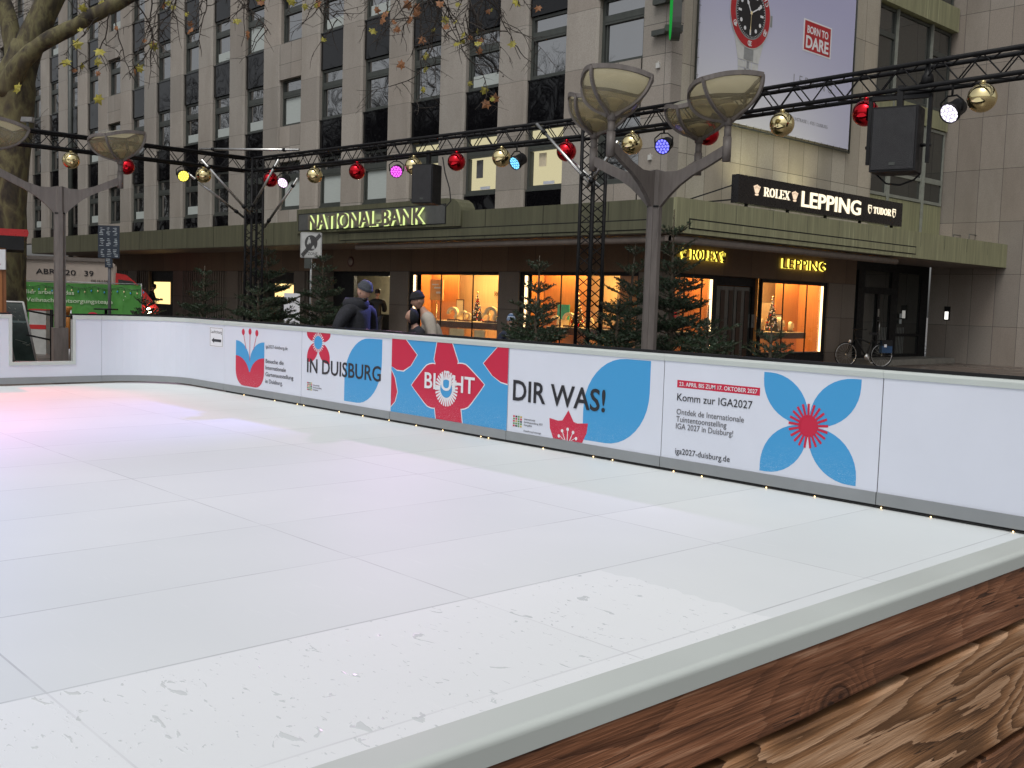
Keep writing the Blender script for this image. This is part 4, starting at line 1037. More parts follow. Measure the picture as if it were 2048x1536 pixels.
# loudspeakers
def speaker(x, y, z, w, h, d, yaw, label, frame=False, cable=None):
    o = tag(empty('loudspeaker', (x, y, z), yaw), label, 'loudspeaker', 'black loudspeakers under the truss')
    m = MB(); c = .03
    m.prism([(-w/2, -d/2, -h/2), (w/2, -d/2, -h/2), (w/2+.0, d/4, -h/2), (w/2-.08, d/2, -h/2), (-w/2+.08, d/2, -h/2), (-w/2, d/4, -h/2)], (0, 0, h)); m.build('cabinet', m_black, o, local=True)
    m = MB(); m.box(-w/2+.02, -d/2-.012, -h/2+.02, w/2-.02, -d/2-.002, h/2-.02); m.build('grille', M('speaker_grille', (.016, .016, .018), .6, bump=.6, bscale=180), o, local=True)
    m = MB(); m.box(-.03, -d/2-.016, -h/2+.06, .03, -d/2-.012, -h/2+.09); m.build('badge', m_frame, o, local=True)
    m = MB()
    if frame:
        for s_ in (-1, 1): m.box(s_*(w/2+.07)-.018, -.02, -h/2+.1, s_*(w/2+.07)+.018, .03, h/2+.14)
        m.box(-w/2-.088, -.02, h/2+.10, w/2+.088, .03, h/2+.14)
        for s_ in (-1, 1): m.tube([(s_*(w/2), 0, -.05), (s_*(w/2+.10), 0, -.05)], .018, 8)
        m.tube([(-.22, .1, -h/2), (-.12, .1, -h/2-.09), (.02, .1, -h/2-.11), (.16, .1, -h/2-.06), (.22, .1, -h/2)], .010, 6)
    m.box(-.03, -.03, h/2, .03, .03, h/2+.24); m.build('bracket', m_black, o, local=True)
    if cable: m = MB(); m.tube(cable, .010, 6); m.build('cable', m_wire, o, local=True)
speaker(-13.45, 10.55, 3.27, .38, .62, .38, math.radians(22), 'black loudspeaker over the right end of the bank letters', False, [(.2, .1, .45), (.24, .12, .2), (.33, .12, -.05), (.36, .12, -.25), (.28, .12, -.33), (.21, .1, -.3)])
speaker(-5.42, 10.45, 3.24, .46, .66, .40, math.radians(14), 'big black loudspeaker in a bracket frame below the right beam', True)
fl = tag(empty('floodlight', (-18.3, 5.98, 4.03)), 'small grey floodlight standing on the left beam by the tree trunk', 'floodlight')
m = MB(); m.obox((-18.3, 5.98, 4.17), VIEW_RIGHT*.09, VIEW_FWD*.05, V((0.02, 0, .035))); m.build('lamp_case', M('grey_case', (.35, .35, .34), .5), fl)
m = MB(); m.bar((-18.3, 5.98, 4.03), (-18.3, 5.98, 4.15), .03, .03); m.build('stand', m_frame, fl)
cl = tag(empty('hanging_lamp', (-5.15, 10.5, 4.0)), 'small black lamp standing on the right beam above the white spotlight', 'lamp')
m = MB(); m.lathe([(.07, 0), (.055, .08), (.03, .12), (.02, .25)], (-5.15, 10.47, 3.80), 10); m.build('lamp_case', m_black, cl)
# ------------------------------------------------------------------ lettering helpers
GL = {  # strokes in a unit-high box: (x0,y0,x1,y1,thickness)
 'L': (.62, [(.16, 0, .16, 1, .15), (.16, .03, .60, .03, .06), (.58, .0, .58, .24, .06)], [.16], [.16]),
 'E': (.64, [(.16, 0, .16, 1, .15), (.16, .03, .60, .03, .06), (.16, .5, .48, .5, .06), (.16, .97, .58, .97, .06), (.58, 0, .58, .22, .06), (.56, .78, .56, 1, .06), (.47, .4, .47, .6, .05)], [.16], [.16]),
 'X': (.74, [(.12, 1, .62, 0, .15), (.62, 1, .12, 0, .06)], [.12, .62], [.12, .62]),
 'T': (.70, [(.35, 0, .35, 1, .15), (.05, .97, .65, .97, .06), (.06, .76, .06, 1, .06), (.64, .76, .64, 1, .06)], [.35], []),
 'R': (.72, [(.16, 0, .16, 1, .15), (.16, .97, .42, .97, .06), (.16, .5, .42, .5, .06), (.42, .97, .54, .88, .1), (.54, .9, .56, .62, .15), (.55, .62, .42, .5, .1), (.36, .5, .62, .02, .14)], [.16, .64], [.16]),
 'U': (.76, [(.16, .26, .16, 1, .15), (.62, .26, .62, 1, .07), (.16, .28, .26, .08, .13), (.26, .08, .42, .03, .1), (.42, .03, .56, .1, .08), (.56, .1, .62, .28, .07)], [], [.16, .62]),
 'D': (.76, [(.16, 0, .16, 1, .15), (.16, .97, .42, .97, .06), (.16, .03, .42, .03, .06), (.42, .97, .56, .82, .12), (.56, .84, .60, .5, .15), (.60, .5, .56, .16, .15), (.56, .18, .42, .03, .12)], [.16], [.16]),
 'O': (.82, [(.12+.28*(1-math.cos(a)) , .5+.47*math.sin(a), .12+.28*(1-math.cos(b)), .5+.47*math.sin(b), .08+.07*abs(math.cos((a+b)/2))) for a, b in [(2*PI*i/14, 2*PI*(i+1)/14) for i in range(14)]], [], []),
}
def serif(m, txt, org, ux, uy, h, width, depth, mi=0):
    tot = sum(GL[c][0] for c in txt); org, ux, uy = V(org), V(ux), V(uy); n = ux.cross(uy); k = width/tot; x = 0.0
    for c in txt:
        w, st, lo, hi = GL[c]
        st = list(st) + [(a-.15, .025, a+.15, .025, .05) for a in lo] + [(a-.15, .975, a+.15, .975, .05) for a in hi]
        for x0, y0, x1, y1, t in st:
            p, q = V((x0, y0, 0)), V((x1, y1, 0)); d = (q-p).normalized(); e = V((-d.y, d.x, 0))*t/2; d = d*.015
            pts = [org + ux*((x+v.x)*k) + uy*(v.y*h) for v in (p-d-e, q+d-e, q+d+e, p-d+e)]
            m.prism(pts, n*depth, mi)
        x += w
def crown(m, c, ux, uy, s, depth, mi=0):
    """five pointed crown emblem, s = height"""
    c, ux, uy = V(c), V(ux), V(uy); n = ux.cross(uy)
    T = lambda x, y: c + ux*(x*s) + uy*(y*s)
    for i in range(-2, 3):
        b, t = i*.07, i*.20; ty = .80-abs(i)*.06
        m.prism([T(b-.05, .22), T(b+.05, .22), T(t+.025, ty), T(t-.025, ty)], n*depth, mi)
        m.prism([T(t+.065*math.cos(2*PI*j/8), ty+.07+.065*math.sin(2*PI*j/8)) for j in range(8)], n*depth, mi)
    m.prism([T(.24*math.cos(2*PI*j/12), .10+.09*math.sin(2*PI*j/12)) for j in range(12)], n*depth, mi)
def shield(m, c, ux, uy, s, depth, mi, mj):
    c, ux, uy = V(c), V(ux), V(uy); n = ux.cross(uy); T = lambda x, y: c + ux*(x*s) + uy*(y*s)
    out = [(-.36, 1), (.36, 1), (.38, .5), (.25, .18), (0, 0), (-.25, .18), (-.38, .5)]
    m.prism([T(x, y) for x, y in out], n*depth, mi)
    m.prism([T(x*.62, .1+y*.52) + n*depth for x, y in out], n*.003, mj)
    m.prism([T(-.25, .72) + n*depth, T(.25, .72) + n*depth, T(.25, .86) + n*depth, T(-.25, .86) + n*depth], n*.003, mj)
UX, UY_, UZ = V((1, 0, 0)), V((0, 1, 0)), V((0, 0, 1))
m_signface = M('sign_black_lacquer', (.010, .009, .010), .3)
m_lit_white = glow('lit_letters_warm', (1.0, .86, .62), 1.35)
m_lit_cream = glow('lit_emblem', (1.0, .74, .52), 1.0)
m_halo_y = glow('halo_yellow', (1.0, .80, .10), 2.0)
m_halo_g = glow('halo_pale', (.80, .95, .36), 1.0)
m_letter_brass = M('letter_brass', (.10, .055, .02), .5, .2)
m_letter_stone = M('letter_grey', (.15, .13, .10), .5)

# letters of the bank
sg = tag(empty('bank_sign', (-24.6, YC-.06, 3.36)), 'grey halo lit capital letters NATIONAL-BANK on a panel of the canopy', 'shop sign')
m = MB(); m.box(-28.10, YC-.068, 3.385, -21.05, YC-.062, 3.86, 0); m.box(-28.14, YC-.064, 3.36, -21.01, YC-.0605, 3.885, 1); m.build('back_panel', [M('panel_grey', (.085, .088, .085), .5), m_black], sg)
m = MB(); m.text('NATIONAL-BANK', (-27.40, YC-.155, 3.40), UX, UZ, .41, 5.58, .035, .010); m.build('letters', m_letter_stone, sg)
m = MB(); m.text('NATIONAL-BANK', (-27.42, YC-.085, 3.39), UX, UZ, .425, 5.60, .012, .010); m.build('halo_tube', m_halo_g, sg)

# long black sign standing on the canopy
sg = tag(empty('shop_sign', (-13.95, 23.5, CT)), 'long black sign box with lit names ROLEX, LEPPING and TUDOR standing on the canopy', 'shop sign')
m = MB(); m.box(-14.14, 19.73, 3.81, -13.95, 27.38, 4.44); m.build('box', m_signface, sg)
m = MB()
for y in (20.2, 21.9, 23.6, 25.3, 27.0): m.box(-14.08, y-.03, CT, -14.02, y+.03, 3.81); 
m.bar((-14.12, 19.74, 4.2), (-14.9, 18.6, CT+.02), .03, .03); m.bar((-14.12, 19.74, 3.88), (-14.9, 18.6, CT+.02), .03, .03); m.build('stand', m_black, sg)
m = MB(); m.text('LEPPING', (-13.948, 22.32, 3.945), UY_, UZ, .36, 2.80, .02, .016); m.build('letters', m_lit_white, sg)
m = MB(); serif(m, 'ROLEX', (-13.948, 20.72, 4.04), UY_, UZ, .20, 1.08, .015); serif(m, 'TUDOR', (-13.948, 25.78, 4.05), UY_, UZ, .17, .95, .015); m.build('letters', m_lit_white, sg)
m = MB(); crown(m, (-13.948, 20.44, 4.02), UY_, UZ, .27, .015); crown(m, (-13.948, 22.02, 4.02), UY_, UZ, .27, .015); m.build('crown_emblem', m_lit_cream, sg)
m = MB(); shield(m, (-13.948, 25.60, 4.02), UY_, UZ, .23, .012, 0, 1); shield(m, (-13.948, 26.90, 4.02), UY_, UZ, .23, .012, 0, 1); m.build('shield_emblem', [m_lit_white, m_signface], sg)

# halo letters over the shop door and window
def halo(label, parts):
    o = tag(empty('shop_sign', (XF, parts[0][1], 2.5)), label, 'shop sign'); a = MB(); b = MB()
    for kind, y, z, h, w in parts:
        for mb, x, dy, e in ((a, XF+.085, 0, 0), (b, XF+.030, 0, .004)):
            if kind == '*': crown(mb, (x, y, z), UY_, UZ, h, .012)
            elif kind == 'ROLEX': serif(mb, kind, (x, y+dy, z), UY_, UZ, h, w, .012)
            else: mb.text(kind, (x, y+dy, z-e/2), UY_, UZ, h+e, w, .012, e)
    a.build('letters', m_letter_brass, o); b.build('halo_tube', m_halo_y, o)
halo('glowing yellow ROLEX letters with a crown at each end, behind the fir', [('*', 19.98, 2.56, .30, 0), ('ROLEX', 20.22, 2.585, .235, 1.14), ('*', 21.56, 2.56, .30, 0)])
halo('glowing yellow LEPPING letters over the right shop window', [('LEPPING', 24.18, 2.55, .25, 2.22)])
for y, e in ((20.8, 2.2), (25.3, 3.0)):
    d = bpy.data.lights.new('halo_light', 'AREA'); d.shape = 'RECTANGLE'; d.size = 1.8; d.size_y = .12; d.energy = e; d.color = (1, .72, .12)
    o = bpy.data.objects.new('halo_light', d); COL.objects.link(o); o.location = (XF+.07, y, 2.66); o.rotation_euler = V((1, 0, 0)).to_track_quat('Z', 'Y').to_euler()
d = bpy.data.lights.new('halo_light', 'AREA'); d.shape = 'RECTANGLE'; d.size = 5.4; d.size_y = .25; d.energy = 5; d.color = (.9, 1, .5)
o = bpy.data.objects.new('halo_light', d); COL.objects.link(o); o.location = (-24.6, YC-.12, 3.6); o.rotation_euler = V((0, -1, 0)).to_track_quat('Z', 'Y').to_euler()

# billboard with a wrist watch
bb = tag(empty('billboard', (-15.55, 23.65, 5.97)), 'tall pale banner with a wrist watch and a red BORN TO DARE square', 'billboard')
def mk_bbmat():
    t = NT('banner_print_lit_foot'); P = t.pos(); o = t.sep(P)
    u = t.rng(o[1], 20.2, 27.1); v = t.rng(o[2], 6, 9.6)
    c = t.mix(v, (.70, .72, .75), (.40, .40, .60)); c = t.mix(t.math('MULTIPLY', u, .6), c, (.46, .46, .66))  # print tint, with the floodlit glow at the foot put into its colour
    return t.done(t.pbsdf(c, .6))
XB = -15.56
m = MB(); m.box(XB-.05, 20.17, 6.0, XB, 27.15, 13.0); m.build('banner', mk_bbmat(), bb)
m = MB()
for a, b_ in (((XB-.02, 20.10, 5.9), (XB-.02, 20.10, 13.1)), ((XB-.02, 27.24, 5.9), (XB-.02, 27.24, 13.1)), ((XB-.02, 20.10, 5.93), (XB-.02, 27.24, 5.93))): m.tube([a, b_], .025, 6)
for i in range(22): m.tube([(XB-.02, 20.3+.32*i, 5.93), (XB, 20.3+.32*i, 6.02)], .006, 4)
for i in range(16): m.tube([(XB-.02, 27.24, 6.1+.4*i), (XB, 27.13, 6.1+.4*i)], .006, 4); m.tube([(XB-.02, 20.10, 6.1+.4*i), (XB, 20.19, 6.1+.4*i)], .006, 4)
m.build('frame', m_frame, bb)
wc = V((XB, 22.15, 8.72))
def W(y, z, k=0): return wc + V((.004+.004*k, y, z))
def disc(r0, k, n=48, ky=1.0): return [W(r0*ky*math.cos(2*PI*i/n), r0*math.sin(2*PI*i/n), k) for i in range(n)]
m_steel = M('print_steel', (.52, .53, .53), .5, var=.12); m_steeld = M('print_steel_dark', (.25, .26, .27), .5); m_bez = M('print_bezel_red', (.40, .018, .025), .5)
EX = V((.003, 0, 0))
m = MB()
m.prism([W(-.62, -.62, 0), W(-.44, -1.16, 0), W(.44, -1.16, 0), W(.62, -.62, 0)], EX, 0)
for i, (w0, w1, z0, z1) in enumerate(((.44, .42, -1.18, -1.34), (.42, .41, -1.36, -1.52), (.41, .40, -1.54, -1.70), (.40, .39, -1.72, -1.88))):
    m.prism([W(-w0, z0), W(-w1, z1), W(-.16, z1), W(-.16, z0)], EX, 0); m.prism([W(w0, z0), W(w1, z1), W(.16, z1), W(.16, z0)], EX, 0)
    for j in range(3): y = -.15+.1*j; m.prism([W(y, z0+.01), W(y, z1), W(y+.085, z1), W(y+.085, z0+.01)], EX, (i+j) % 2)
m.prism([W(-.2, -.86, 1), W(-.2, -1.14, 1), W(.2, -1.14, 1), W(.2, -.86, 1)], EX, 1)
m.prism([W(-.62, .62), W(-.44, 1.2), W(.44, 1.2), W(.62, .62)], EX, 0)
m.prism([W(.84, .12), W(.96, .12), W(.96, -.16), W(.84, -.16)], EX, 1)
m.build('watch_strap', [m_steel, m_steeld], bb)
m = MB(); m.prism(disc(.86, 2), EX, 0); m.prism(disc(.835, 3), EX, 1); m.prism(disc(.635, 4), EX, 2); m.prism(disc(.60, 5), EX, 3)
for i in range(12):
    a = 2*PI*i/12 + PI/12*0
    c_, s_ = math.cos(a), math.sin(a)
    if i % 3 == 0:
        w, l0, l1 = .028, .40, .53
        m.prism([W(l0*c_-w*s_, l0*s_+w*c_, 6), W(l1*c_-w*s_, l1*s_+w*c_, 6), W(l1*c_+w*s_, l1*s_-w*c_, 6), W(l0*c_+w*s_, l0*s_-w*c_, 6)], EX, 4)
    else: m.prism([W(.46*c_+.05*math.cos(2*PI*j/10), .46*s_+.05*math.sin(2*PI*j/10), 6) for j in range(10)], EX, 4)
for i in range(60):
    a = 2*PI*i/60; c_, s_ = math.cos(a), math.sin(a); w = .006
    m.prism([W(.56*c_-w*s_, .56*s_+w*c_, 6), W(.59*c_-w*s_, .59*s_+w*c_, 6), W(.59*c_+w*s_, .59*s_-w*c_, 6), W(.56*c_+w*s_, .56*s_-w*c_, 6)], EX, 4)
for i in range(12):
    a = 2*PI*i/12; c_, s_ = math.cos(a), math.sin(a); w = .012
    if i % 2: m.prism([W(.66*c_-w*s_, .66*s_+w*c_, 6), W(.80*c_-w*s_, .80*s_+w*c_, 6), W(.80*c_+w*s_, .80*s_-w*c_, 6), W(.66*c_+w*s_, .66*s_-w*c_, 6)], EX, 4)
for txt, a in (('10', 30), ('20', -30), ('30', -90), ('40', 210), ('50', 150)):
    a = math.radians(a); ux = V((0, math.sin(a), -math.cos(a))); uy = V((0, math.cos(a), math.sin(a)))
    m.text(txt, W(.67*math.cos(a), .67*math.sin(a), 6), ux, uy, .12, .17, .003, .01, 4, 'C')
def hand(a, l, w, k, mi):
    a = math.radians(a); c_, s_ = math.cos(a), math.sin(a); P_ = lambda x, y: W(x*c_-y*s_, x*s_+y*c_, k)
    m.prism([P_(-.05, -w*.5), P_(l*.6, -w*.5), P_(l*.72, -w*1.4), P_(l, 0), P_(l*.72, w*1.4), P_(l*.6, w*.5), P_(-.05, w*.5)], EX, mi)
hand(122, .36, .035, 7, 4); hand(28, .50, .03, 8, 4); hand(-92, .5, .01, 9, 5)
m.prism([W(.04*math.cos(2*PI*j/12), .04*math.sin(2*PI*j/12), 10) for j in range(12)], EX, 5)
m.build('watch_dial', [m_steel, m_bez, m_steeld, m_pblack, m_pwhite, m_display], bb)
m = MB(); m.box(XB+.002, 24.56, 8.27, XB+.005, 25.96, 9.10, 1); m.box(XB+.005, 24.62, 8.31, XB+.008, 25.90, 9.06, 0)
m.text('BORN TO', (XB+.008, 24.74, 8.76), UY_, UZ, .19, 1.04, .003, .022, 1); m.text('DARE', (XB+.008, 24.70, 8.38), UY_, UZ, .31, 1.12, .003, .03, 1)
m.build('slogan', [m_bez, m_pwhite], bb)
m = MB(); m.text('LEPPING', (XB+.002, 24.22, 7.38), UY_, UZ, .22, 1.9, .002, -.012, 0, 'L', 1.5); m.text('JUWELIER', (XB+.002, 25.2, 7.0), UY_, UZ, .07, .8, .002); m.text('KUHSTRASSE 1, 47051 DUISBURG', (XB+.002, 24.25, 6.42), UY_, UZ, .085, 1.75, .002)
m.build('small_print', M('print_mid_grey', (.22, .22, .25), .6), bb)
# lamps on the canopy that wash the wall under the banner
for y in (22.2, 24.6):
    o = tag(empty('wall_washer', (-14.7, y, CT)), 'floodlight on the canopy behind the long black sign, %s one' % ('nearer' if y < 23 else 'farther'), 'floodlight')
    m = MB(); m.obox((-14.7, y, CT+.10), (.05, 0, .05), (0, .14, 0), (-.04, 0, .04)); m.bar((-14.7, y, CT), (-14.7, y, CT+.08), .04, .04); m.build('lamp_case', m_black, o)
    d = bpy.data.lights.new('wall_wash', 'SPOT'); d.energy = 105; d.color = (1, .93, .55); d.spot_size = math.radians(105); d.spot_blend = 1.0; d.shadow_soft_size = .1
    lo = bpy.data.objects.new('wall_wash', d); COL.objects.link(lo); lo.parent = o; lo.location = (0, 0, .18)
    lo.rotation_euler = (-(V((-15.65, y, 6.6))-V((-14.7, y, CT+.18)))).to_track_quat('Z', 'Y').to_euler()

# green blade sign on the corner
bl = tag(empty('blade_sign', (-15.4, 19.03, 7.35)), 'rounded green blade sign with a dark rim on the building corner', 'sign')
e = V((1, -1, 0)).normalized(); nn = V((-1, -1, 0)).normalized(); c = V((-15.65, 19.28, 0)) + e*.52; o_ = []
for i in range(13): a = PI + PI*i/12; o_.append((.30*math.cos(a), 7.86+.46*math.sin(a)))
o_ += [(.30, 11.5), (-.30, 11.5)]
m = MB(); m.prism([c + e*u + UZ*z - nn*.10 for u, z in o_], nn*.20); m.build('rim', m_frame, bl)
m = MB(); m.prism([c + e*(u*.93) + UZ*(7.86+(z-7.86)*.95) + nn*.101 for u, z in o_], nn*.01, 0); m.build('face', glow('green_face', (.03, .5, .08), .5), bl)
m = MB()
for z in (7.75, 8.45): m.obox(c - e*.35 + UZ*z, e*.12, nn*.2, UZ*.07); m.obox(V((-15.95, 19.20, z)), (.22, 0, 0), (0, .06, 0), (0, 0, .06))
m.build('bracket', m_frame, bl)
for i, (x, z, lab) in enumerate(((-16.02, 7.02, 'small pale box on the wall under the green blade sign'), (-16.15, 4.92, 'small pale box low on the corner wall above the canopy'))):
    o = tag(empty('wall_box', (x, YF, z)), lab, 'wall box'); m = MB(); m.box(x-.05, YF-.05, z-.06, x+.05, YF, z+.06); m.lathe([(.012, .06), (.012, .09)], (x, YF-.02, z), 6); m.build('box', M('pale_box', (.5, .5, .48), .6), o)

# end of pedestrian zone sign
zs = tag(empty('traffic_sign', (-23.5, 14.66, ZS)), 'square grey pedestrian ZONE sign with a diagonal bar on a metal pole', 'traffic sign')
zc = V((-23.5, 14.66, 2.72)); f = -VIEW_FWD; Rm = V((VIEW_RIGHT.x, VIEW_RIGHT.y, 0))
def rr_(w, h, r, k, n=5):
    out = []
    for cx, cz, a in ((w-r, h-r, 0), (-w+r, h-r, 90), (-w+r, -h+r, 180), (w-r, -h+r, 270)):
        for i in range(n+1): t_ = math.radians(a+90*i/n); out.append(zc + Rm*(cx+r*math.cos(t_)) + UZ*(cz+r*math.sin(t_)) + f*k)
    return out
m = MB(); m.prism(rr_(.285, .335, .04, .0), f*.012, 1); m.prism(rr_(.275, .325, .035, .013), f*.002, 0); m.prism(rr_(.262, .312, .03, .016), f*.001, 1); m.prism(rr_(.254, .304, .028, .018), f*.001, 0)
Z = lambda x, z, k: zc + Rm*x + UZ*z + f*k
circ = [Z(.165*math.cos(2*PI*i/28), .055+.20*math.sin(2*PI*i/28), .020) for i in range(28)]; m.prism(circ, f*.001, 1)
for x, z, s_ in ((-.05, .13, 1.0), (.055, -.02, .7)):
    m.prism([Z(x+.022*s_*math.cos(2*PI*i/10), z+.05*s_+.024*s_*math.sin(2*PI*i/10), .022) for i in range(10)], f*.001, 0)
    m.prism([Z(x-.03*s_, z+.02*s_, .022), Z(x-.055*s_, z-.10*s_, .022), Z(x-.02*s_, z-.12*s_, .022), Z(x, z-.06*s_, .022), Z(x+.025*s_, z-.13*s_, .022), Z(x+.055*s_, z-.11*s_, .022), Z(x+.03*s_, z+.02*s_, .022)], f*.001, 0)
for i in range(5): k = (i-2)*.020; m.prism([Z(-.235-k*.6, -.27+k*.8, .024), Z(-.223-k*.6, -.283+k*.8, .024), Z(.243-k*.6, .27+k*.8, .024), Z(.231-k*.6, .283+k*.8, .024)], f*.001, 1)
m.text('ZONE', Z(.045, -.255, .018), Rm, UZ, .075, .25, .002, .006, 1, 'C')
m.build('sign_plate', [M('sign_grey_white', (.46, .47, .46), .5), M('sign_dark_grey', (.05, .05, .05), .5)], zs)
m = MB(); m.tube([zc + UZ*.3 - f*.03, V((zc.x, zc.y, ZS)) - f*.03], .03, 10); m.build('pole', M('galvanised', (.28, .29, .29), .45, .5), zs)
m = MB(); m.obox(zc + UZ*-.47 - Rm*.08, Rm*.09, f*.01, UZ*.13); m.build('back_plate', m_frame, zs)
m = MB(); m.obox(zc + UZ*-.52 + Rm*.10 + f*.01, Rm*.035, f*.008, UZ*.05); m.build('small_plate', m_pwhite, zs)

# blue board of little price lists on a pole
bs = tag(empty('notice_board', (-22.05, 8.83, ZS)), 'dark blue board of nine small white pictograms on a grey pole', 'notice board')
bc = V((-22.05, 8.83, 2.41)); B = lambda x, z, k: bc + Rm*x + UZ*z + f*k
m = MB(); m.prism([B(-.225, -.33, 0), B(.225, -.33, 0), B(.225, .35, 0), B(-.225, .35, 0)], f*.02, 0); m.prism([B(-.08, -.53, 0), B(.08, -.53, 0), B(.08, -.34, 0), B(-.08, -.34, 0)], f*.02, 0)
rr = random.Random(4)
for i in range(3):
    for j in range(4):
        if j == 3 and i != 1: continue
        cx, cz = (-.14+.14*i, .22-.225*j) if j < 3 else (0, -.43)
        for q in range(5):
            z = cz+.07-.035*q; w = rr.uniform(.02, .05); x = cx+rr.uniform(-.02, .02)
            m.prism([B(x-w, z, .021), B(x+w, z, .021), B(x+w*rr.uniform(.5, 1), z+rr.uniform(.008, .022), .021), B(x-w*rr.uniform(.5, 1), z+rr.uniform(.008, .022), .021)], f*.001, 1)
m.build('board', [M('board_blue', (.022, .032, .05), .5), M('faded_white', (.36, .40, .42), .5)], bs)
m = MB(); m.tube([bc - f*.03 + UZ*.3, V((bc.x, bc.y, ZS)) - f*.03], .035, 10); m.build('pole', M('pole_grey', (.10, .10, .11), .5), bs)
# ------------------------------------------------------------------ fir trees in pots behind the boards
def fir_parts(h, seed, spread=.40, gap=.27, low=.12):
    R_ = random.Random(seed); T = MB(); N_ = MB()
    lean = V((R_.uniform(-.04, .04), R_.uniform(-.04, .04), 0))
    axis = lambda z: V((lean.x*z, lean.y*z, z))
    T.tube([axis(0), axis(h*.5), axis(h*.86), axis(h)], [.05, .035, .014, .005], 7)
    nv, nf = [], []
    def needles(p, q, ln, dens=150, wd=.0062):
        d = q-p; L = d.length
        if L < 1e-4: return
        d.normalize(); a = d.orthogonal().normalized(); b = d.cross(a)
        for i in range(max(2, int(L*dens))):
            c = p + d*(L*R_.random()); th = R_.uniform(0, 2*PI); r = a*math.cos(th) + b*math.sin(th)
            if r.z < -.2 and R_.random() < .55: r.z = -r.z
            t = (r + d*R_.uniform(.25, .9)).normalized(); s_ = t.cross(d)
            if s_.length < 1e-3: continue
            s_ = s_.normalized()*wd; l = ln*R_.uniform(.7, 1.15); k = len(nv)
            nv.extend((c-s_, c+s_, c+t*l+s_*.4, c+t*l-s_*.4)); nf.append((k, k+1, k+2, k+3))
    def twig(p, d, L, r, depth):
        n = max(2, int(L/.10)); pts = [p]; dd = d.copy()
        for i in range(n):
            dd = (dd + V((R_.uniform(-.09, .09), R_.uniform(-.09, .09), R_.uniform(-.03, .10)))).normalized(); pts.append(pts[-1] + dd*(L/n))
        T.tube(pts, [r*(1-.7*i/n) for i in range(n+1)], 4, caps=False)
        for a_, b_ in zip(pts[:-1], pts[1:]): needles(a_, b_, .031)
        if depth:
            side = d.cross(V((0, 0, 1))); side = side.normalized() if side.length > .1 else V((1, 0, 0))
            s_ = .22
            while s_ < .97:
                i = min(n-1, int(s_*n)); c = pts[i].lerp(pts[i+1], s_*n-i)
                for sg_ in (-1, 1):
                    if R_.random() < .88:
                        l2 = (L*(1-s_)*.62+.05)*R_.uniform(.75, 1.1)
                        twig(c, (d*.75 + side*sg_*R_.uniform(.55, .85) + V((0, 0, R_.uniform(-.05, .12)))).normalized(), min(l2, .42), r*.5, depth-1 if l2 > .2 else 0)
                s_ += R_.uniform(.085, .14)/max(L, .3)*.9
    z = low*h + .05
    while z < h-.16:
        t = z/h; L = spread*h*(1-t)**.82+.10; n = R_.choice((5, 6, 6, 7)) if t < .7 else R_.choice((4, 5))
        a0 = R_.uniform(0, 2*PI)
        for i in range(n):
            a = a0 + 2*PI*i/n + R_.uniform(-.2, .2); up = R_.uniform(.12, .30) + .55*t**2.2
            twig(axis(z+R_.uniform(-.03, .03)), V((math.cos(a), math.sin(a), up)).normalized(), L*R_.uniform(.75, 1.12), .011, 2 if L > .45 else 1)
        if t < .75:
            for i in range(3):
                a = R_.uniform(0, 2*PI); twig(axis(z+gap*.5), V((math.cos(a), math.sin(a), .3)).normalized(), L*R_.uniform(.35, .75), .007, 1)
        z += gap*(1.1-.25*t)
    needles(axis(h*.9), axis(h), .024); 
    N_.add(nv, nf, 0, False)
    return T, N_
def fir(x, y, h, seed, label, spread=.40, gap=.27):
    o = tag(empty('fir_tree', (x, y, ZS)), label, 'fir tree', 'fir trees set out behind the rink boards')
    T, N_ = fir_parts(h, seed, spread, gap)
    T.build('trunk', m_firbark, o, local=True); N_.build('crown', m_needle, o, local=True)
    m = MB(); m.lathe([(.16, 0), (.2, .3), (.2, .32), (.17, .32)], n=14); m.build('pot', m_black, o, local=True)
    return o
fir(-10.82, 10.55, 2.22, 1, 'slim fir left of the near truss tower, bare leader against the lit window', .34, .34)
fir(-10.05, 11.55, 2.45, 2, 'fir just behind the near truss tower, wide at the window sill', .34, .33)
fir(-8.42, 10.62, 2.78, 3, 'tallest fir, right of the four headed lamp with its tip over the crown sign', .33, .26)
fir(-9.35, 9.15, 1.62, 4, 'low bushy fir hiding the foot of the near truss tower', .52, .24)
fir(-7.55, 10.15, 1.58, 5, 'low bushy fir right of the four headed lamp post', .56, .24)
fir(-10.0, 9.55, 1.45, 15, 'lowest bushy fir left of the near truss tower', .5, .24)
fir(-18.9, 9.35, 2.05, 6, 'dark fir left of the far truss tower, in front of a lit teller window', .40, .26)
fir(-18.75, 10.75, 2.62, 7, 'tall dark fir at the far truss tower', .40, .28)
fir(-17.9, 11.4, 2.35, 8, 'dark fir between the far truss tower and the zone sign', .40, .27)
fir(-17.3, 9.7, 1.75, 9, 'broad low dark fir below the zone sign', .55, .25)
fir(-8.75, 9.95, 1.70, 21, 'low bushy fir directly behind the four headed lamp post', .56, .24)
fir(-7.05, 10.75, 1.35, 22, 'lowest bushy fir at the right end of the row', .6, .24)
fir(-19.2, 8.4, 1.45, 16, 'lowest dark fir at the left end of the row', .55, .25)

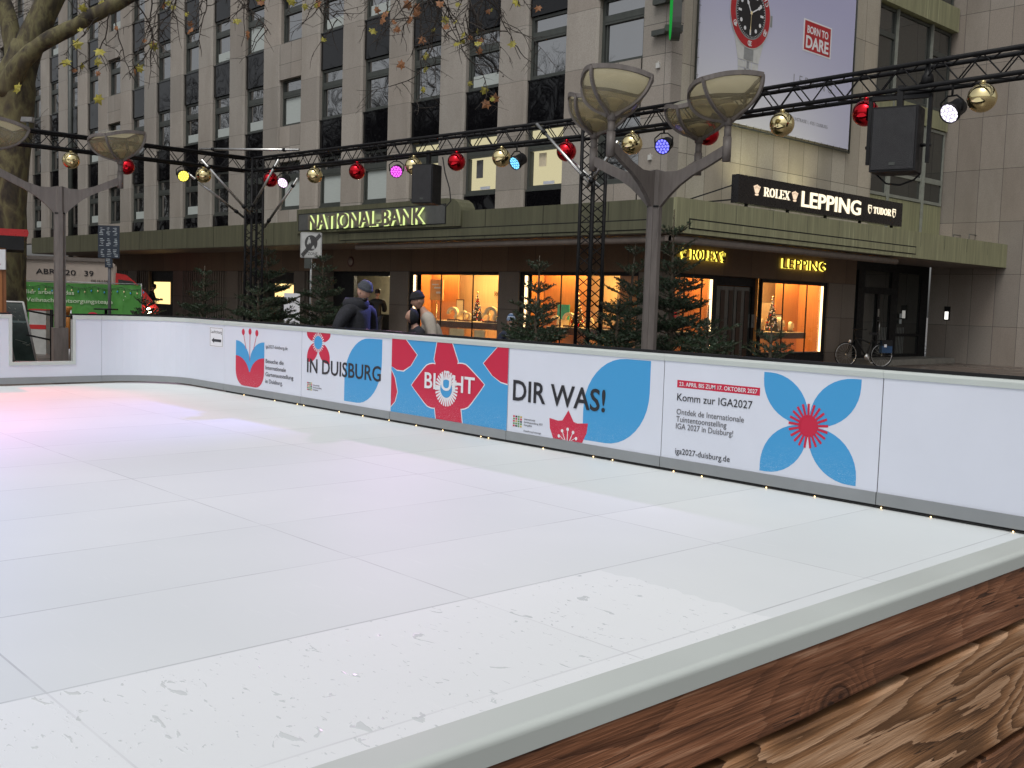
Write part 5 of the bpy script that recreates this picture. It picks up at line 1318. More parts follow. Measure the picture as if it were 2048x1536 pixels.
# ------------------------------------------------------------------ plane tree at the left
def leaf_mesh(m, c, R_, s, mi):
    a = R_.uniform(0, 2*PI); n = V((R_.uniform(-.6, .6), R_.uniform(-.6, .6), R_.uniform(-.4, .4))) + V((.5, -.6, .2)); n.normalize()
    u = n.orthogonal().normalized(); v = n.cross(u); u, v = u*math.cos(a)+v*math.sin(a), v*math.cos(a)-u*math.sin(a)
    out = [(0, -.5), (.18, -.32), (.5, -.28), (.36, -.05), (.55, .22), (.26, .18), (.0, .6), (-.26, .18), (-.55, .22), (-.36, -.05), (-.5, -.28), (-.18, -.32)]
    k = len(m.v); cen = c + n*.1*s
    m.v.append(tuple(cen))
    for x, y in out: m.v.append(tuple(c + u*(x*s) + v*(y*s) + n*R_.uniform(-.05, .05)*s))
    for i in range(12): m.f.append((k, k+1+i, k+1+(i+1) % 12)); m.m.append(mi); m.s.append(False)
def hang(Tw, Lf, p, L, R_, r=.009, depth=2, drop=.75, kinds=None, leafp=.022):
    """a drooping crooked twig with side shoots"""
    n = max(3, int(L/.11)); pts = [p]; a = R_.uniform(0, 2*PI); d = V((math.cos(a)*.6, math.sin(a)*.6, -drop)).normalized()
    for i in range(n):
        d = (d + V((R_.uniform(-.34, .34), R_.uniform(-.34, .34), R_.uniform(-.30, .20)))).normalized(); pts.append(pts[-1] + d*(L/n))
    Tw.tube(pts, [r*(1-.65*i/n) for i in range(n+1)], 4, caps=False)
    if depth:
        for i in range(1, n):
            if R_.random() < .55: hang(Tw, Lf, pts[i], L*R_.uniform(.18, .45), R_, r*.62, depth-1, R_.uniform(-.2, .8), kinds, leafp)
    if Lf is not None:
        for q in pts[2:]:
            x = R_.random()
            if x < leafp: leaf_mesh(Lf, q + V((0, 0, -.04)), R_, R_.uniform(.10, .19), 0 if R_.random() < .55 else 1)
            elif x < leafp*1.5: Lf.ball(q + V((0, 0, -.06)), .016, 6, 4, m=2)
pt_ = tag(empty('plane_tree', (-22.3, 6.8, ZS)), 'big plane tree with mottled olive bark, hanging twigs and a few yellow leaves', 'tree')
T = MB()
def limb(pts, rs, n=14, wob=.03):
    P = []; RR = []; R_ = random.Random(int(pts[0][0]*100) % 97)
    for i in range(len(pts)-1):
        for k in range(4):
            s_ = k/4; P.append(V(pts[i]).lerp(V(pts[i+1]), s_) + V((R_.uniform(-wob, wob), R_.uniform(-wob, wob), 0))); RR.append(rs[i]+(rs[i+1]-rs[i])*s_ + R_.uniform(-.3, .3)*wob)
    P.append(V(pts[-1])); RR.append(rs[-1])
    for _ in range(2):
        P = [P[0]] + [(P[i-1]+P[i]*2+P[i+1])/4 for i in range(1, len(P)-1)] + [P[-1]]
    T.tube(P, RR, n)
limb([(-22.28, 6.77, ZS), (-22.32, 6.79, .6), (-22.38, 6.82, 1.6), (-22.48, 6.88, 3.0), (-22.58, 7.0, 4.4), (-22.60, 7.1, 5.4), (-22.45, 7.3, 6.3)], [.52, .46, .43, .42, .43, .42, .24], 20, .03)
limb([(-22.58, 7.05, 5.0), (-22.52, 7.30, 6.0), (-22.30, 7.62, 6.95), (-22.05, 7.95, 7.8), (-21.9, 8.3, 9.4), (-22.1, 8.6, 11.0)], [.34, .29, .24, .22, .17, .10])
limb([(-22.50, 6.95, 5.2), (-22.12, 7.09, 5.80), (-21.91, 7.35, 6.15), (-21.54, 7.80, 6.52), (-21.13, 8.28, 6.86), (-20.85, 8.61, 7.10), (-20.31, 9.24, 7.55), (-19.23, 9.6, 8.1), (-18.0, 10.2, 8.35), (-16.5, 11.2, 8.3), (-15.0, 12.2, 8.1), (-13.6, 12.9, 7.9)], [.26, .18, .15, .14, .135, .13, .115, .095, .08, .06, .045, .03], 12, .04)
limb([(-22.60, 7.1, 5.2), (-22.9, 7.25, 6.1), (-23.1, 7.2, 6.9), (-23.5, 6.9, 7.8), (-24.2, 6.4, 9.0)], [.25, .2, .17, .15, .1])
limb([(-21.13, 8.28, 6.86), (-20.9, 8.9, 7.6), (-20.4, 9.8, 8.6), (-19.5, 11, 9.6)], [.09, .07, .05, .03], 8)
limb([(-18.0, 10.2, 8.35), (-16.8, 10.3, 8.7), (-15.2, 10.8, 8.9), (-13.2, 11.5, 8.6)], [.06, .05, .04, .02], 8)
T.build('trunk', m_bark, pt_)
Tw = MB(); Lf = MB(); R_ = random.Random(77)
over = [V((-21.13, 8.28, 6.86)), V((-20.31, 9.24, 7.55)), V((-19.23, 9.6, 8.1)), V((-18.0, 10.2, 8.35)), V((-16.5, 11.2, 8.3)), V((-15.0, 12.2, 8.1)), V((-13.6, 12.9, 7.9))]
for s_, L in [(.10, 1.3), (.22, 1.7), (.28, 1.5), (.5, 1.3), (.8, 1.7), (1.05, 1.9), (1.2, 2.3), (1.4, 1.6), (1.7, 1.8), (1.95, 1.9), (2.15, 2.1), (2.5, 2.0), (2.7, 2.2), (2.9, 2.3), (3.15, 1.9), (3.4, 2.2), (3.7, 2.4), (3.9, 2.3), (4.1, 2.2), (4.35, 2.6), (4.5, 3.1), (4.6, 2.6), (4.7, 3.2), (4.78, 2.9), (4.88, 3.0), (5.0, 2.7), (5.1, 2.5), (5.3, 2.2), (5.5, 2.0), (5.7, 1.6)]:
    i = min(5, int(s_)); p = over[i].lerp(over[i+1], s_-i)
    hang(Tw, Lf, p, L, R_, .017, 3 if s_ > 4.3 else 2, 1.1)
for k in range(10):
    p = V((-22.2, 7.4, 6.6)).lerp(V((-20.9, 8.9, 7.6)), R_.random()) + V((R_.uniform(-.5, .5), R_.uniform(-.5, .5), R_.uniform(0, .5))); hang(Tw, Lf, p, R_.uniform(.6, 1.1), R_, .009, 2, .7)
for px_, py_, pz_ in ((-21.5, 7.75, 5.85), (-21.0, 8.2, 5.15), (-21.3, 7.9, 6.2), (-20.7, 8.1, 6.0), (-22.0, 7.0, 5.3), (-22.1, 6.95, 4.55)): leaf_mesh(Lf, V((px_, py_, pz_)), R_, .22, 0)
Tw.build('twigs', m_twig, pt_)
tag(Lf.build('leaves', [m_leafy, m_leafb, m_twig], pt_), kind='stuff')

# bare trees of the square outside the picture, mirrored in the office windows
def bare_tree(seed, h=13.0):
    R_ = random.Random(seed); T = MB()
    def grow(p, d, L, r, depth):
        n = 4; pts = [p]; dd = d
        for i in range(n):
            dd = (dd + V((R_.uniform(-.22, .22), R_.uniform(-.22, .22), R_.uniform(-.08, .16)))).normalized(); pts.append(pts[-1]+dd*(L/n))
        T.tube(pts, [r*(1-.4*i/n) for i in range(n+1)], 6 if depth > 3 else 3, caps=False)
        if depth == 0: return
        for k in range(4 if depth > 2 else 5):
            i = R_.randint(1, n); a = R_.uniform(0, 2*PI); nd = (dd + V((math.cos(a), math.sin(a), R_.uniform(-.35, .55)))*R_.uniform(.6, 1.0)).normalized()
            grow(pts[i], nd, L*R_.uniform(.55, .78), r*.52, depth-1)
    grow(V((0, 0, 0)), V((0, 0, 1)), h*.34, .34, 6)
    return T
bt = empty('bare_tree', (-33, 6.5, ZS)); tag(bt, 'bare plane tree standing on the square beyond the left edge of the picture', 'tree', 'bare plane trees of the square')
bare_tree(3, 17.0).build('trunk', m_twig, bt, local=True)
for i, (x, y, s_, rz) in enumerate(((-39, 9.0, 1.0, 1.0), (-46, 6.0, 1.1, 2.2), (-53, 10.0, 1.0, .4), (-61, 6.5, 1.1, 4.0), (-69, 11.0, 1.05, 5.0), (-78, 7.0, 1.1, 3.0), (-88, 11, 1.15, 2.0), (-99, 8, 1.1, 1.5), (-36, 1.0, 1.2, 5.5), (-50, 0, 1.2, .9), (-66, 0, 1.2, 3.6))):
    c = copy_tree(bt); c.location = (x, y, ZS); c.scale = (s_, s_, s_); c.rotation_euler = (0, 0, rz)
# ------------------------------------------------------------------ people
def skin_mesh(J, E, root, sub=2):
    """one smooth skin grown round a skeleton: J name -> (pos, radius), E pairs"""
    names = list(J); ix = {n: i for i, n in enumerate(names)}
    me = bpy.data.meshes.new('skeleton'); me.from_pydata([J[n][0] for n in names], [(ix[a], ix[b]) for a, b in E], []); me.update()
    ob = bpy.data.objects.new('skeleton', me); COL.objects.link(ob)
    md = ob.modifiers.new('Skin', 'SKIN'); md.use_smooth_shade = True; md.branch_smoothing = .6
    for n in names:
        sv = me.skin_vertices[0].data[ix[n]]; r = J[n][1]; sv.radius = r if isinstance(r, tuple) else (r, r); sv.use_root = (n == root)
    ss = ob.modifiers.new('Subdivision', 'SUBSURF'); ss.levels = sub; ss.render_levels = sub
    dg = bpy.context.evaluated_depsgraph_get(); dg.update()
    out = bpy.data.meshes.new_from_object(ob.evaluated_get(dg))
    vs = [tuple(v.co) for v in out.vertices]; fs = [tuple(p.vertices) for p in out.polygons]
    bpy.data.objects.remove(ob); bpy.data.meshes.remove(me); bpy.data.meshes.remove(out)
    return vs, fs
def head_geo(Mx, s=1.0, beard=False):
    """face towards -Y of Mx; returns MB with skin 0, dark 1, hair 2"""
    m = MB(); NU, NV_ = 28, 20; vs = []
    for i in range(NV_+1):
        ph = PI*i/NV_; z = -math.cos(ph)
        for j in range(NU):
            th = 2*PI*j/NU; x, y = math.sin(ph)*math.sin(th), -math.sin(ph)*math.cos(th)
            wx, wy, wz = .077*x, .098*y, .118*z
            front = max(0, -y)
            if z < -.1: k = 1-.30*((-z-.1)/.9)**1.3; wx *= k; wy *= (1-.16*((-z-.1)/.9)) if y < 0 else (1-.42*((-z-.1)/.9))
            if z > .2 and y > 0: wy *= 1.06
            f = front**3
            wy -= f*(.022*math.exp(-((z+.12)/.13)**2)*math.exp(-(x/.17)**2))          # nose
            wy -= f*(.006*math.exp(-((z-.22)/.10)**2))                                 # brow
            wy += f*(.010*math.exp(-((z-.06)/.09)**2)*math.exp(-((abs(x)-.38)/.16)**2)) # eye hollows
            wy -= f*(.006*math.exp(-((z+.48)/.08)**2)*math.exp(-(x/.3)**2))            # lips
            wy -= f*(.008*math.exp(-((z+.80)/.12)**2)*math.exp(-(x/.4)**2))            # chin
            vs.append(Mx @ V((wx*s, wy*s, wz*s)))
    m.add(vs, [(i*NU+j, i*NU+(j+1) % NU, (i+1)*NU+(j+1) % NU, (i+1)*NU+j) for i in range(NV_) for j in range(NU)], 0, True)
    for sg_ in (-1, 1):
        m.ball(Mx @ V((sg_*.030*s, -.079*s, .008*s)), .011*s, 8, 6, (1, .7, .6), 1)
        m.ball(Mx @ V((sg_*.030*s, -.085*s, .028*s)), .014*s, 8, 5, (1.2, .5, .3), 2)
        m.ball(Mx @ V((sg_*.078*s, .008*s, -.005*s)), .026*s, 8, 6, (.35, .7, 1.1), 0)
    m.ball(Mx @ V((0, -.089*s, -.058*s)), .02*s, 8, 5, (1.1, .4, .22), 1)
    if beard: m.ball(Mx @ V((0, -.055*s, -.088*s)), .05*s, 12, 8, (1.0, .75, .62), 2)
    return m
def beanie_geo(m, Mx, s, mats=(0,), top=.0, brim=.035, low=.03):
    prof = [(.092, low), (.096, low+.02), (.096, low+brim), (.089, low+brim+.006), (.086, .085), (.074, .118+top*.4), (.05, .145+top*.8), (.02, .155+top), (.0001, .157+top)]
    n = len(mats); M2 = Mx @ Matrix.Diagonal((s, s*1.16, s, 1)); NU = 24
    vs = [M2 @ V((r*math.cos(2*PI*j/NU), r*math.sin(2*PI*j/NU), z)) for r, z in prof for j in range(NU)]
    for i in range(len(prof)-1):
        b = [(i*NU+j, i*NU+(j+1) % NU, (i+1)*NU+(j+1) % NU, (i+1)*NU+j) for j in range(NU)]
        if i == 0: m.add(vs, b, mats[0], True); k0 = len(m.v)-len(vs)
        else:
            for f in b: m.f.append(tuple(k0+q for q in f)); m.m.append(mats[i % n]); m.s.append(True)
def person(x, y, yaw, H_, label, jacket, trousers, pitch=0.0, lean=0.0, hat=None, hood=None, headyaw=0.0, arms='down', hair=m_eye, beard=False, bulk=1.0, group='people on the pavement beyond the boards', stoop=0.0):
    """yaw: direction the body faces (world angle of its -Y); lean: upper body bent forward"""
    o = tag(empty('person', (x, y, ZS), yaw), label, 'person', group)
    k = H_/1.75; F_ = lambda h, fwd=0.0: V((0, -fwd, h))*k
    bend = lambda h, fwd=0.0: F_(.95 + (h-.95)*math.cos(lean), fwd + (h-.95)*math.sin(lean)) if h > .95 else F_(h, fwd)
    sh, hip = .19*bulk, .095
    J = {'pelvis': (F_(.95), .13*k), 'waist': (bend(1.08), .125*k*bulk), 'chest': (bend(1.30, -.01), .145*k*bulk), 'neckbase': (bend(1.44, .01), .085*k), 'neck': (bend(1.52, .03), .055*k), 'skull': (bend(1.58, .045), .05*k)}
    E = [('pelvis', 'waist'), ('waist', 'chest'), ('chest', 'neckbase'), ('neckbase', 'neck'), ('neck', 'skull')]
    for s_, n in ((-1, 'l'), (1, 'r')):
        st = .10*s_
        J['hip'+n] = (F_(.88) + V((s_*hip*k, 0, 0)), .095*k); J['knee'+n] = (F_(.50, .03+st*.4) + V((s_*.10*k, 0, 0)), .062*k); J['ankle'+n] = (F_(.09, -.02+st) + V((s_*.10*k, 0, 0)), .042*k); J['toe'+n] = (F_(.04, .15+st) + V((s_*.11*k, 0, 0)), .035*k)
        S = bend(1.40, .0) + V((s_*sh*k, 0, 0))
        if arms == 'down': El = bend(1.13, .02) + V((s_*.26*k*bulk, 0, 0)); Wr = bend(.93, .12) + V((s_*.25*k, 0, 0)); Hd = bend(.85, .15) + V((s_*.24*k, 0, 0))
        elif arms == 'pocket': El = bend(1.12, -.06) + V((s_*.29*k*bulk, 0, 0)); Wr = bend(.98, .10) + V((s_*.21*k, 0, 0)); Hd = bend(.93, .15) + V((s_*.16*k, 0, 0))
        else: El = bend(1.15, .10) + V((s_*.24*k, 0, 0)); Wr = bend(1.14, .32) + V((s_*.16*k, 0, 0)); Hd = bend(1.15, .40) + V((s_*.14*k, 0, 0))
        J['sh'+n] = (S, .072*k); J['el'+n] = (El, .052*k); J['wr'+n] = (Wr, .036*k); J['hd'+n] = (Hd, .038*k)
        E += [('pelvis', 'hip'+n), ('hip'+n, 'knee'+n), ('knee'+n, 'ankle'+n), ('ankle'+n, 'toe'+n), ('neckbase', 'sh'+n), ('sh'+n, 'el'+n), ('el'+n, 'wr'+n), ('wr'+n, 'hd'+n)]
    vs, fs = skin_mesh(J, E, 'pelvis')
    hc = bend(1.66, .075+stoop) - V((0, 0, stoop*.5))*k
    Mx = Matrix.Translation(hc) @ Matrix.Rotation(headyaw, 4, 'Z') @ Matrix.Rotation(pitch, 4, 'X')
    hs = k*1.0
    m = head_geo(Mx, hs, beard); m.add(vs, fs, 0, True)
    for s_, n in ((-1, 'l'), (1, 'r')):              # fingers
        b = V(J['hd'+n][0]); d = (b-V(J['wr'+n][0])).normalized(); sd = d.cross(V((1, 0, 0))).normalized()
        for i in range(4): q = b + sd*(.024*(i-1.5))*k; m.tube([q, q + d*.045*k, q + d*(.075-.008*abs(i-1))*k + V((-s_*.012*k, 0, 0))], [.011*k, .010*k, .007*k], 6)
        m.tube([b - d*.03*k, b + V((-s_*.035, -.02, 0))*k, b + d*.03*k + V((-s_*.04, -.03, 0))*k], [.013*k, .011*k, .008*k], 6)
    m.build('body', [m_skin, m_eye, hair], o, local=True)
    up = {n: (J[n][0], (J[n][1]+.030*k*bulk)) for n in ('waist', 'chest', 'neckbase', 'shl', 'shr', 'ell', 'elr')}
    up['pelvis'] = (F_(.84), .165*k*bulk); up['neckbase'] = (J['neckbase'][0], .105*k); up['collar'] = (bend(1.515, .02), .085*k)
    for n in 'lr': up['wr'+n] = (V(J['wr'+n][0]), .055*k)
    vs, fs = skin_mesh(up, [('pelvis', 'waist'), ('waist', 'chest'), ('chest', 'neckbase'), ('neckbase', 'collar'), ('neckbase', 'shl'), ('neckbase', 'shr'), ('shl', 'ell'), ('shr', 'elr'), ('ell', 'wrl'), ('elr', 'wrr')], 'pelvis')
    m = MB(); m.add(vs, fs, 0, True); m.build('jacket', jacket, o, local=True)
    lo = {'pelvis': (F_(.93), .14*k)}
    le = []
    for n in 'lr':
        lo['hip'+n] = (J['hip'+n][0], .108*k); lo['knee'+n] = (J['knee'+n][0], .08*k); lo['ankle'+n] = (V(J['ankle'+n][0]) + V((0, 0, .02*k)), .062*k); le += [('pelvis', 'hip'+n), ('hip'+n, 'knee'+n), ('knee'+n, 'ankle'+n)]
    vs, fs = skin_mesh(lo, le, 'pelvis'); m = MB(); m.add(vs, fs, 0, True); m.build('trousers', trousers, o, local=True)
    for n in 'lr':
        a, t = V(J['ankle'+n][0]), V(J['toe'+n][0]); m = MB(); m.tube([a + V((0, .05*k, -.035*k)), a + V((0, 0, -.03*k)), t + V((0, 0, .0)), t + V((0, -.05*k, -.005*k))], [.045*k, .056*k, .05*k, .025*k], 10); m.build('shoe', m_shoe, o, local=True)
    if hat: m = MB(); beanie_geo(m, Mx, hs*1.03, list(range(len(hat[0]))), *hat[1:]); m.build('beanie', hat[0], o, local=True)
    if not hat and not hood: m = MB(); beanie_geo(m, Mx, hs*1.0, [0], -.02, .02, -.01); m.build('hair', m_eye, o, local=True)
    if hood:
        m = MB(); NU = 20; vs = []
        for i in range(9):
            ph = PI*(.04+.92*i/8)
            for j in range(NU+1):
                th = math.radians(62) + (2*PI-math.radians(124))*j/NU
                vs.append(Mx @ V((.112*math.sin(ph)*math.sin(th)*hs, (.128*-math.sin(ph)*math.cos(th)+.004)*hs, -math.cos(ph)*.152*hs+.005*hs)))
        m.add(vs, [(i*(NU+1)+j, i*(NU+1)+j+1, (i+1)*(NU+1)+j+1, (i+1)*(NU+1)+j) for i in range(8) for j in range(NU)], 0, True); m.build('hood', hood, o, local=True)
    return o
def yaw_to(vec): return math.atan2(vec.y, vec.x) + PI/2          # so that -Y points along vec
R3 = V((VIEW_RIGHT.x, VIEW_RIGHT.y, 0)); T3 = -VIEW_FWD
man = person(-11.46, 7.86, yaw_to(R3*.8 + T3*.55), 1.70, 'person in dark hooded jacket and grey knitted cap looking down', m_fabric_dark, m_jeans, .42, .06, ([m_fabric_grey],), None, .15, 'pocket', bulk=1.22, beard=True)
# the thick hood lying on his shoulders
m = MB(); m.lathe([(.13, 1.36), (.17, 1.40), (.175, 1.47), (.14, 1.53), (.11, 1.50), (.10, 1.42)], (0, .02, 0), 18); m.build('hood_collar', m_fabric_dark, man, local=True)
person(-11.44, 9.18, yaw_to(-R3*.9 + T3*.15), 1.62, 'person in a pale jacket and black cap bending forward before the lit window', m_fabric_lt, m_jeans, .18, .30, ([m_knit_black],), None, 0, 'down', hair=m_hairgrey, bulk=1.12)
person(-11.32, 8.80, yaw_to(-R3*.85 + T3*.35), 1.37, 'small person in a dark hood beside the one in the pale jacket', m_fabric_dark, m_jeans, .05, .12, None, m_fabric_dark, 0, 'down', hair=m_hairgrey)
stripe = [M('cap_pale_stripe', (.30, .36, .45), .9), M('cap_blue_stripe', (.05, .09, .18), .9)]
person(-12.05, 11.17, yaw_to(T3), 1.29, 'child in a blue and white striped cap and dark coat below the window pier', M('dark_blue_coat', (.014, .02, .04), .85), m_jeans, .05, .0, (stripe, .02), None, 0, 'down', beard=True, hair=m_hairgrey)
person(-26.1, 18.62, yaw_to(VIEW_FWD), 1.74, 'dark clad person seen from behind in the bank entrance', m_black, m_jeans, .1, .05, None, None, 0, 'front', hair=m_eye)
person(-41.9, 18.5, yaw_to(VIEW_FWD*.6 + R3), 1.74, 'dark clad person before the farthest lit teller window', m_black, m_jeans, .1, .08, None, None, 0, 'front')
# ------------------------------------------------------------------ things in the shop windows
def mini_tree(x, y, z, h, label):
    o = tag(empty('mini_tree', (x, y, z)), label, 'ornament tree', 'small decorated trees in the shop windows'); R_ = random.Random(int(abs(x*100+y*10)))
    m = MB(); a = MB(); r0 = h*.22
    m.lathe([(r0*.9, .02), (.004, h)], n=12)
    for i in range(150):
        t = R_.random()**.75; zz = h*(1-t)*.97+.02; r = r0*t; th = R_.uniform(0, 2*PI); s_ = R_.uniform(.012, .026)
        a.ball((r*math.cos(th), r*math.sin(th), zz), s_, 6, 4, m=R_.choice((0, 0, 1, 2, 3)))
    a.ball((0, 0, h+.02), .03, 8, 6, m=0)
    m.build('cone', M('tree_core', (.06, .05, .02), .8), o, local=True); a.build('bauble_cover', [m_gold, m_display, m_redball, m_pwhite], o, local=True)
zc_ = .815
mini_tree(-22.72, YF+.45, zc_, .82, 'decorated cone tree in the middle of the left shop window'); mini_tree(-21.68, YF+.45, zc_, .76, 'decorated cone tree at the right end of the left shop window')
mini_tree(-18.75, YF+.45, zc_, .85, 'decorated cone tree in the middle shop window, behind the slim fir'); mini_tree(-16.75, YF+.45, zc_, .72, 'decorated cone tree beside the red card in the middle shop window')
mini_tree(XF-.45, 24.6, .835, .92, 'decorated cone tree in the right shop window'); mini_tree(XF-.4, 23.62, .835, .85, 'decorated cone tree at the door end of the right shop window')
def stand(x, y, z, s, rz, proto=[None]):
    """C-shaped watch stand on a little base"""
    if proto[0] is None:
        o = empty('watch_stand', (x, y, z), rz)
        m = MB(); out = []
        for i in range(13): a = math.radians(-60+250*i/12); out.append((.11*math.cos(a), .13+.11*math.sin(a)))
        inn = [(.065*math.cos(math.radians(-60+250*i/12)), .13+.065*math.sin(math.radians(-60+250*i/12))) for i in range(12, -1, -1)]
        m.prism([(u, -.035, v) for u, v in out+inn], (0, .07, 0)); m.build('holder', m_display, o, local=True)
        m = MB(); m.box(-.08, -.06, 0, .1, .06, .03); m.build('base', m_counter, o, local=True)
        proto[0] = o
    else: o = copy_tree(proto[0]); o.location = (x, y, z); o.rotation_euler = (0, 0, rz)
    o.scale = (s,)*3
    return o
gst = 'watch stands in the shop windows'
for i, x in enumerate((-23.75, -23.4, -23.08, -22.38, -22.05, -21.9)): tag(stand(x, YF+.40+.1*(i % 2), zc_, (1.7, 1.3, 1.1, 1.2, 1.9, 1.2)[i], .3), 'cream watch stand on the counter of the left shop window', 'watch stand', gst+' (left)')
for i, x in enumerate((-19.5, -19.1, -18.3, -17.9, -17.5, -17.1)): tag(stand(x, YF+.40+.1*(i % 2), zc_, (1.2, 1.6, 1.2, 1.5, 1.1, 1.3)[i], .3), 'cream watch stand on the counter of the middle shop window', 'watch stand', gst+' (middle)')
for i, y in enumerate((23.9, 24.2, 24.95, 25.25, 25.5, 25.75)): tag(stand(XF-.42-.1*(i % 2), y, .835, (1.3, 1.5, 1.7, 1.3, 1.2, 1.0)[i], -1.2), 'cream watch stand on the counter of the right shop window', 'watch stand', gst+' (right)')
tag(stand(XF-.5, 20.4, .835, 1.4, -1.2), 'cream watch stand in the corner shop window', 'watch stand'); 
def poster(name, label, cat, boxes, mats):
    b0 = boxes[0]; o = tag(empty(name, (b0[0], b0[1], b0[2])), label, cat); m = MB()
    m.box(*boxes[0]); m.build('sheet', mats[0], o)
    for i, bx in enumerate(boxes[1:]): m = MB(); m.box(*bx); m.build('print', mats[min(i+1, len(mats)-1)], o)
    return o
po = poster('poster', 'tall cream poster with a sketched face in the left shop window', 'poster', [(-22.30, YF+1.2, .85, -21.75, YF+1.22, 2.15)], [m_paper])
m = MB()
for i, (px_, pz_, rx, rz_) in enumerate(((-22.02, 1.62, .13, .17),)): m.prism([(px_+rx*math.cos(2*PI*j/20), YF+1.198, pz_+rz_*math.sin(2*PI*j/20)) for j in range(20)], (0, .001, 0), 0)
m.prism([(-22.15, YF+1.197, 1.66), (-22.14, YF+1.197, 1.78), (-22.06, YF+1.197, 1.84), (-21.95, YF+1.197, 1.83), (-21.89, YF+1.197, 1.74), (-21.90, YF+1.197, 1.62), (-21.93, YF+1.197, 1.72), (-22.08, YF+1.197, 1.74)], (0, .001, 0), 1)
m.prism([(-22.2, YF+1.198, 1.2), (-22.09, YF+1.198, 1.45), (-21.96, YF+1.198, 1.45), (-21.82, YF+1.198, 1.2)], (0, .001, 0), 0); m.build('portrait', [M('sketch_tan', (.62, .40, .22), .7), M('sketch_brown', (.18, .09, .04), .7)], po)
nm = tag(empty('name_plate', (-23.2, YF+1.2, 1.5)), 'small dark lettering on the pale back wall of the left shop window', 'lettering'); m = MB(); serif(m, 'ROLEX', (-23.25, YF+1.55, 1.58), UX, UZ, .13, .60, -.012); crown(m, (-22.95, YF+1.55, 1.76), UX, UZ, .14, -.012); m.build('letters', M('plate_bronze', (.16, .08, .03), .5), nm)
pb = poster('menu_stand', 'orange notice board on a thin stand in the left shop window', 'notice', [(-25.05, YF+.55, 1.40, -24.45, YF+.60, 2.02), (-24.95, YF+.545, 1.85, -24.65, YF+.549, 1.89), (-24.85, YF+.545, 1.75, -24.55, YF+.549, 1.80), (-24.75, YF+.545, 1.6, -24.55, YF+.549, 1.66)], [M('notice_orange', (.75, .38, .14), .6), m_pwhite])
m = MB(); m.tube([(-24.75, YF+.58, .3), (-24.75, YF+.58, 1.4)], .018, 8); m.build('stand', m_gold, pb)
poster('card', 'red card leaning in the middle shop window', 'card', [(-16.80, YF+.75, .85, -16.45, YF+.77, 1.48), (-16.72, YF+.745, .90, -16.52, YF+.749, 1.15)], [m_red_sheet, m_paper])
poster('card', 'green and cream card in the middle shop window behind the slim fir', 'card', [(-19.75, YF+.7, .95, -19.3, YF+.72, 1.4), (-19.75, YF+.695, .82, -19.3, YF+.699, 1.0)], [m_green_sheet, m_display])
poster('picture', 'framed picture with a dark wrist watch in the right shop window', 'picture', [(XF-.70, 24.95, .9, XF-.68, 25.45, 1.32), (XF-.678, 24.98, .93, XF-.674, 25.42, 1.29), (XF-.672, 25.28, 1.12, XF-.668, 25.36, 1.24)], [m_counter, m_paper, m_counter])
poster('picture', 'dark poster with a red bottle shape in the corner shop window', 'picture', [(XF-.6, 20.4, .95, XF-.58, 20.75, 1.62), (XF-.578, 20.47, 1.0, XF-.574, 20.6, 1.3)], [m_counter, m_redball])
poster('frame', 'thin framed cream sheet in the left shop window beside the orange board', 'frame', [(-24.1, YF+.80, .82, -23.75, YF+.82, 1.45), (-24.07, YF+.795, .85, -23.78, YF+.799, 1.42)], [m_counter, m_display])
for a, c in ((-23.6, -22.95), (-22.5, -22.05)): poster('drawer_panel', 'lit cream panel under the counter of the left window, %s' % ('broad one' if a < -23 else 'narrow one'), 'panel', [(a, YF+.16, .20, c, YF+.18, .60)], [m_display])
# bank entrance furniture
nb = tag(empty('notice_stand', (-27.6, 18.7, ZS)), 'framed notice sheet on a stand in front of the bank entrance', 'notice stand')
c = V((-26.35, 17.95, 1.0)); m = MB(); m.obox(c, R3*.22, T3*.015, UZ*.40, 0); m.obox(c + T3*.018, R3*.20, T3*.003, UZ*.38, 1)
for i in range(7): m.obox(c + T3*.022 + UZ*(.28-.08*i) + R3*(-.03 if i % 2 else 0), R3*(.13 if i % 3 else .09), T3*.001, UZ*.010, 0)
m.obox(c + T3*.022 + UZ*-.30 + R3*.08, R3*.06, T3*.001, UZ*.03, 0); m.build('sheet', [M('stand_brown', (.12, .09, .06), .5), M('notice_tan', (.36, .30, .20), .7)], nb)
m = MB(); m.obox(c - UZ*.75, R3*.02, T3*.02, UZ*.36); m.build('stand', m_black, nb)
wb = tag(empty('white_board', (-29.5, 16.5, ZS)), 'white upright panel half hidden behind the right-most dark fir', 'panel')
c = V((-23.3, 14.0, .85)); m = MB(); m.obox(c, R3*.20, T3*.02, UZ*.62); m.build('sheet', m_pwhite, wb)
m = MB(); m.obox(c - UZ*.8, R3*.3, T3*.2, UZ*.03); m.obox(c - UZ*.7, R3*.03, T3*.03, UZ*.1); m.build('foot', m_black, wb)
sm = tag(empty('info_box', (-26.2, 19.2, .2)), 'small white box with grey symbols low beside the bank entrance', 'box')
c = V((-20.0, 14.6, .36)); m = MB(); m.obox(c, R3*.15, T3*.05, UZ*.07, 0)
for i in range(3): m.obox(c + T3*.052 + R3*(-.09+.09*i), R3*.025, T3*.002, UZ*.03, 1)
m.build('box', [m_pwhite, m_pgrey], sm); m = MB(); m.obox(c - UZ*.265, R3*.03, T3*.03, UZ*.195); m.build('post', m_black, sm)

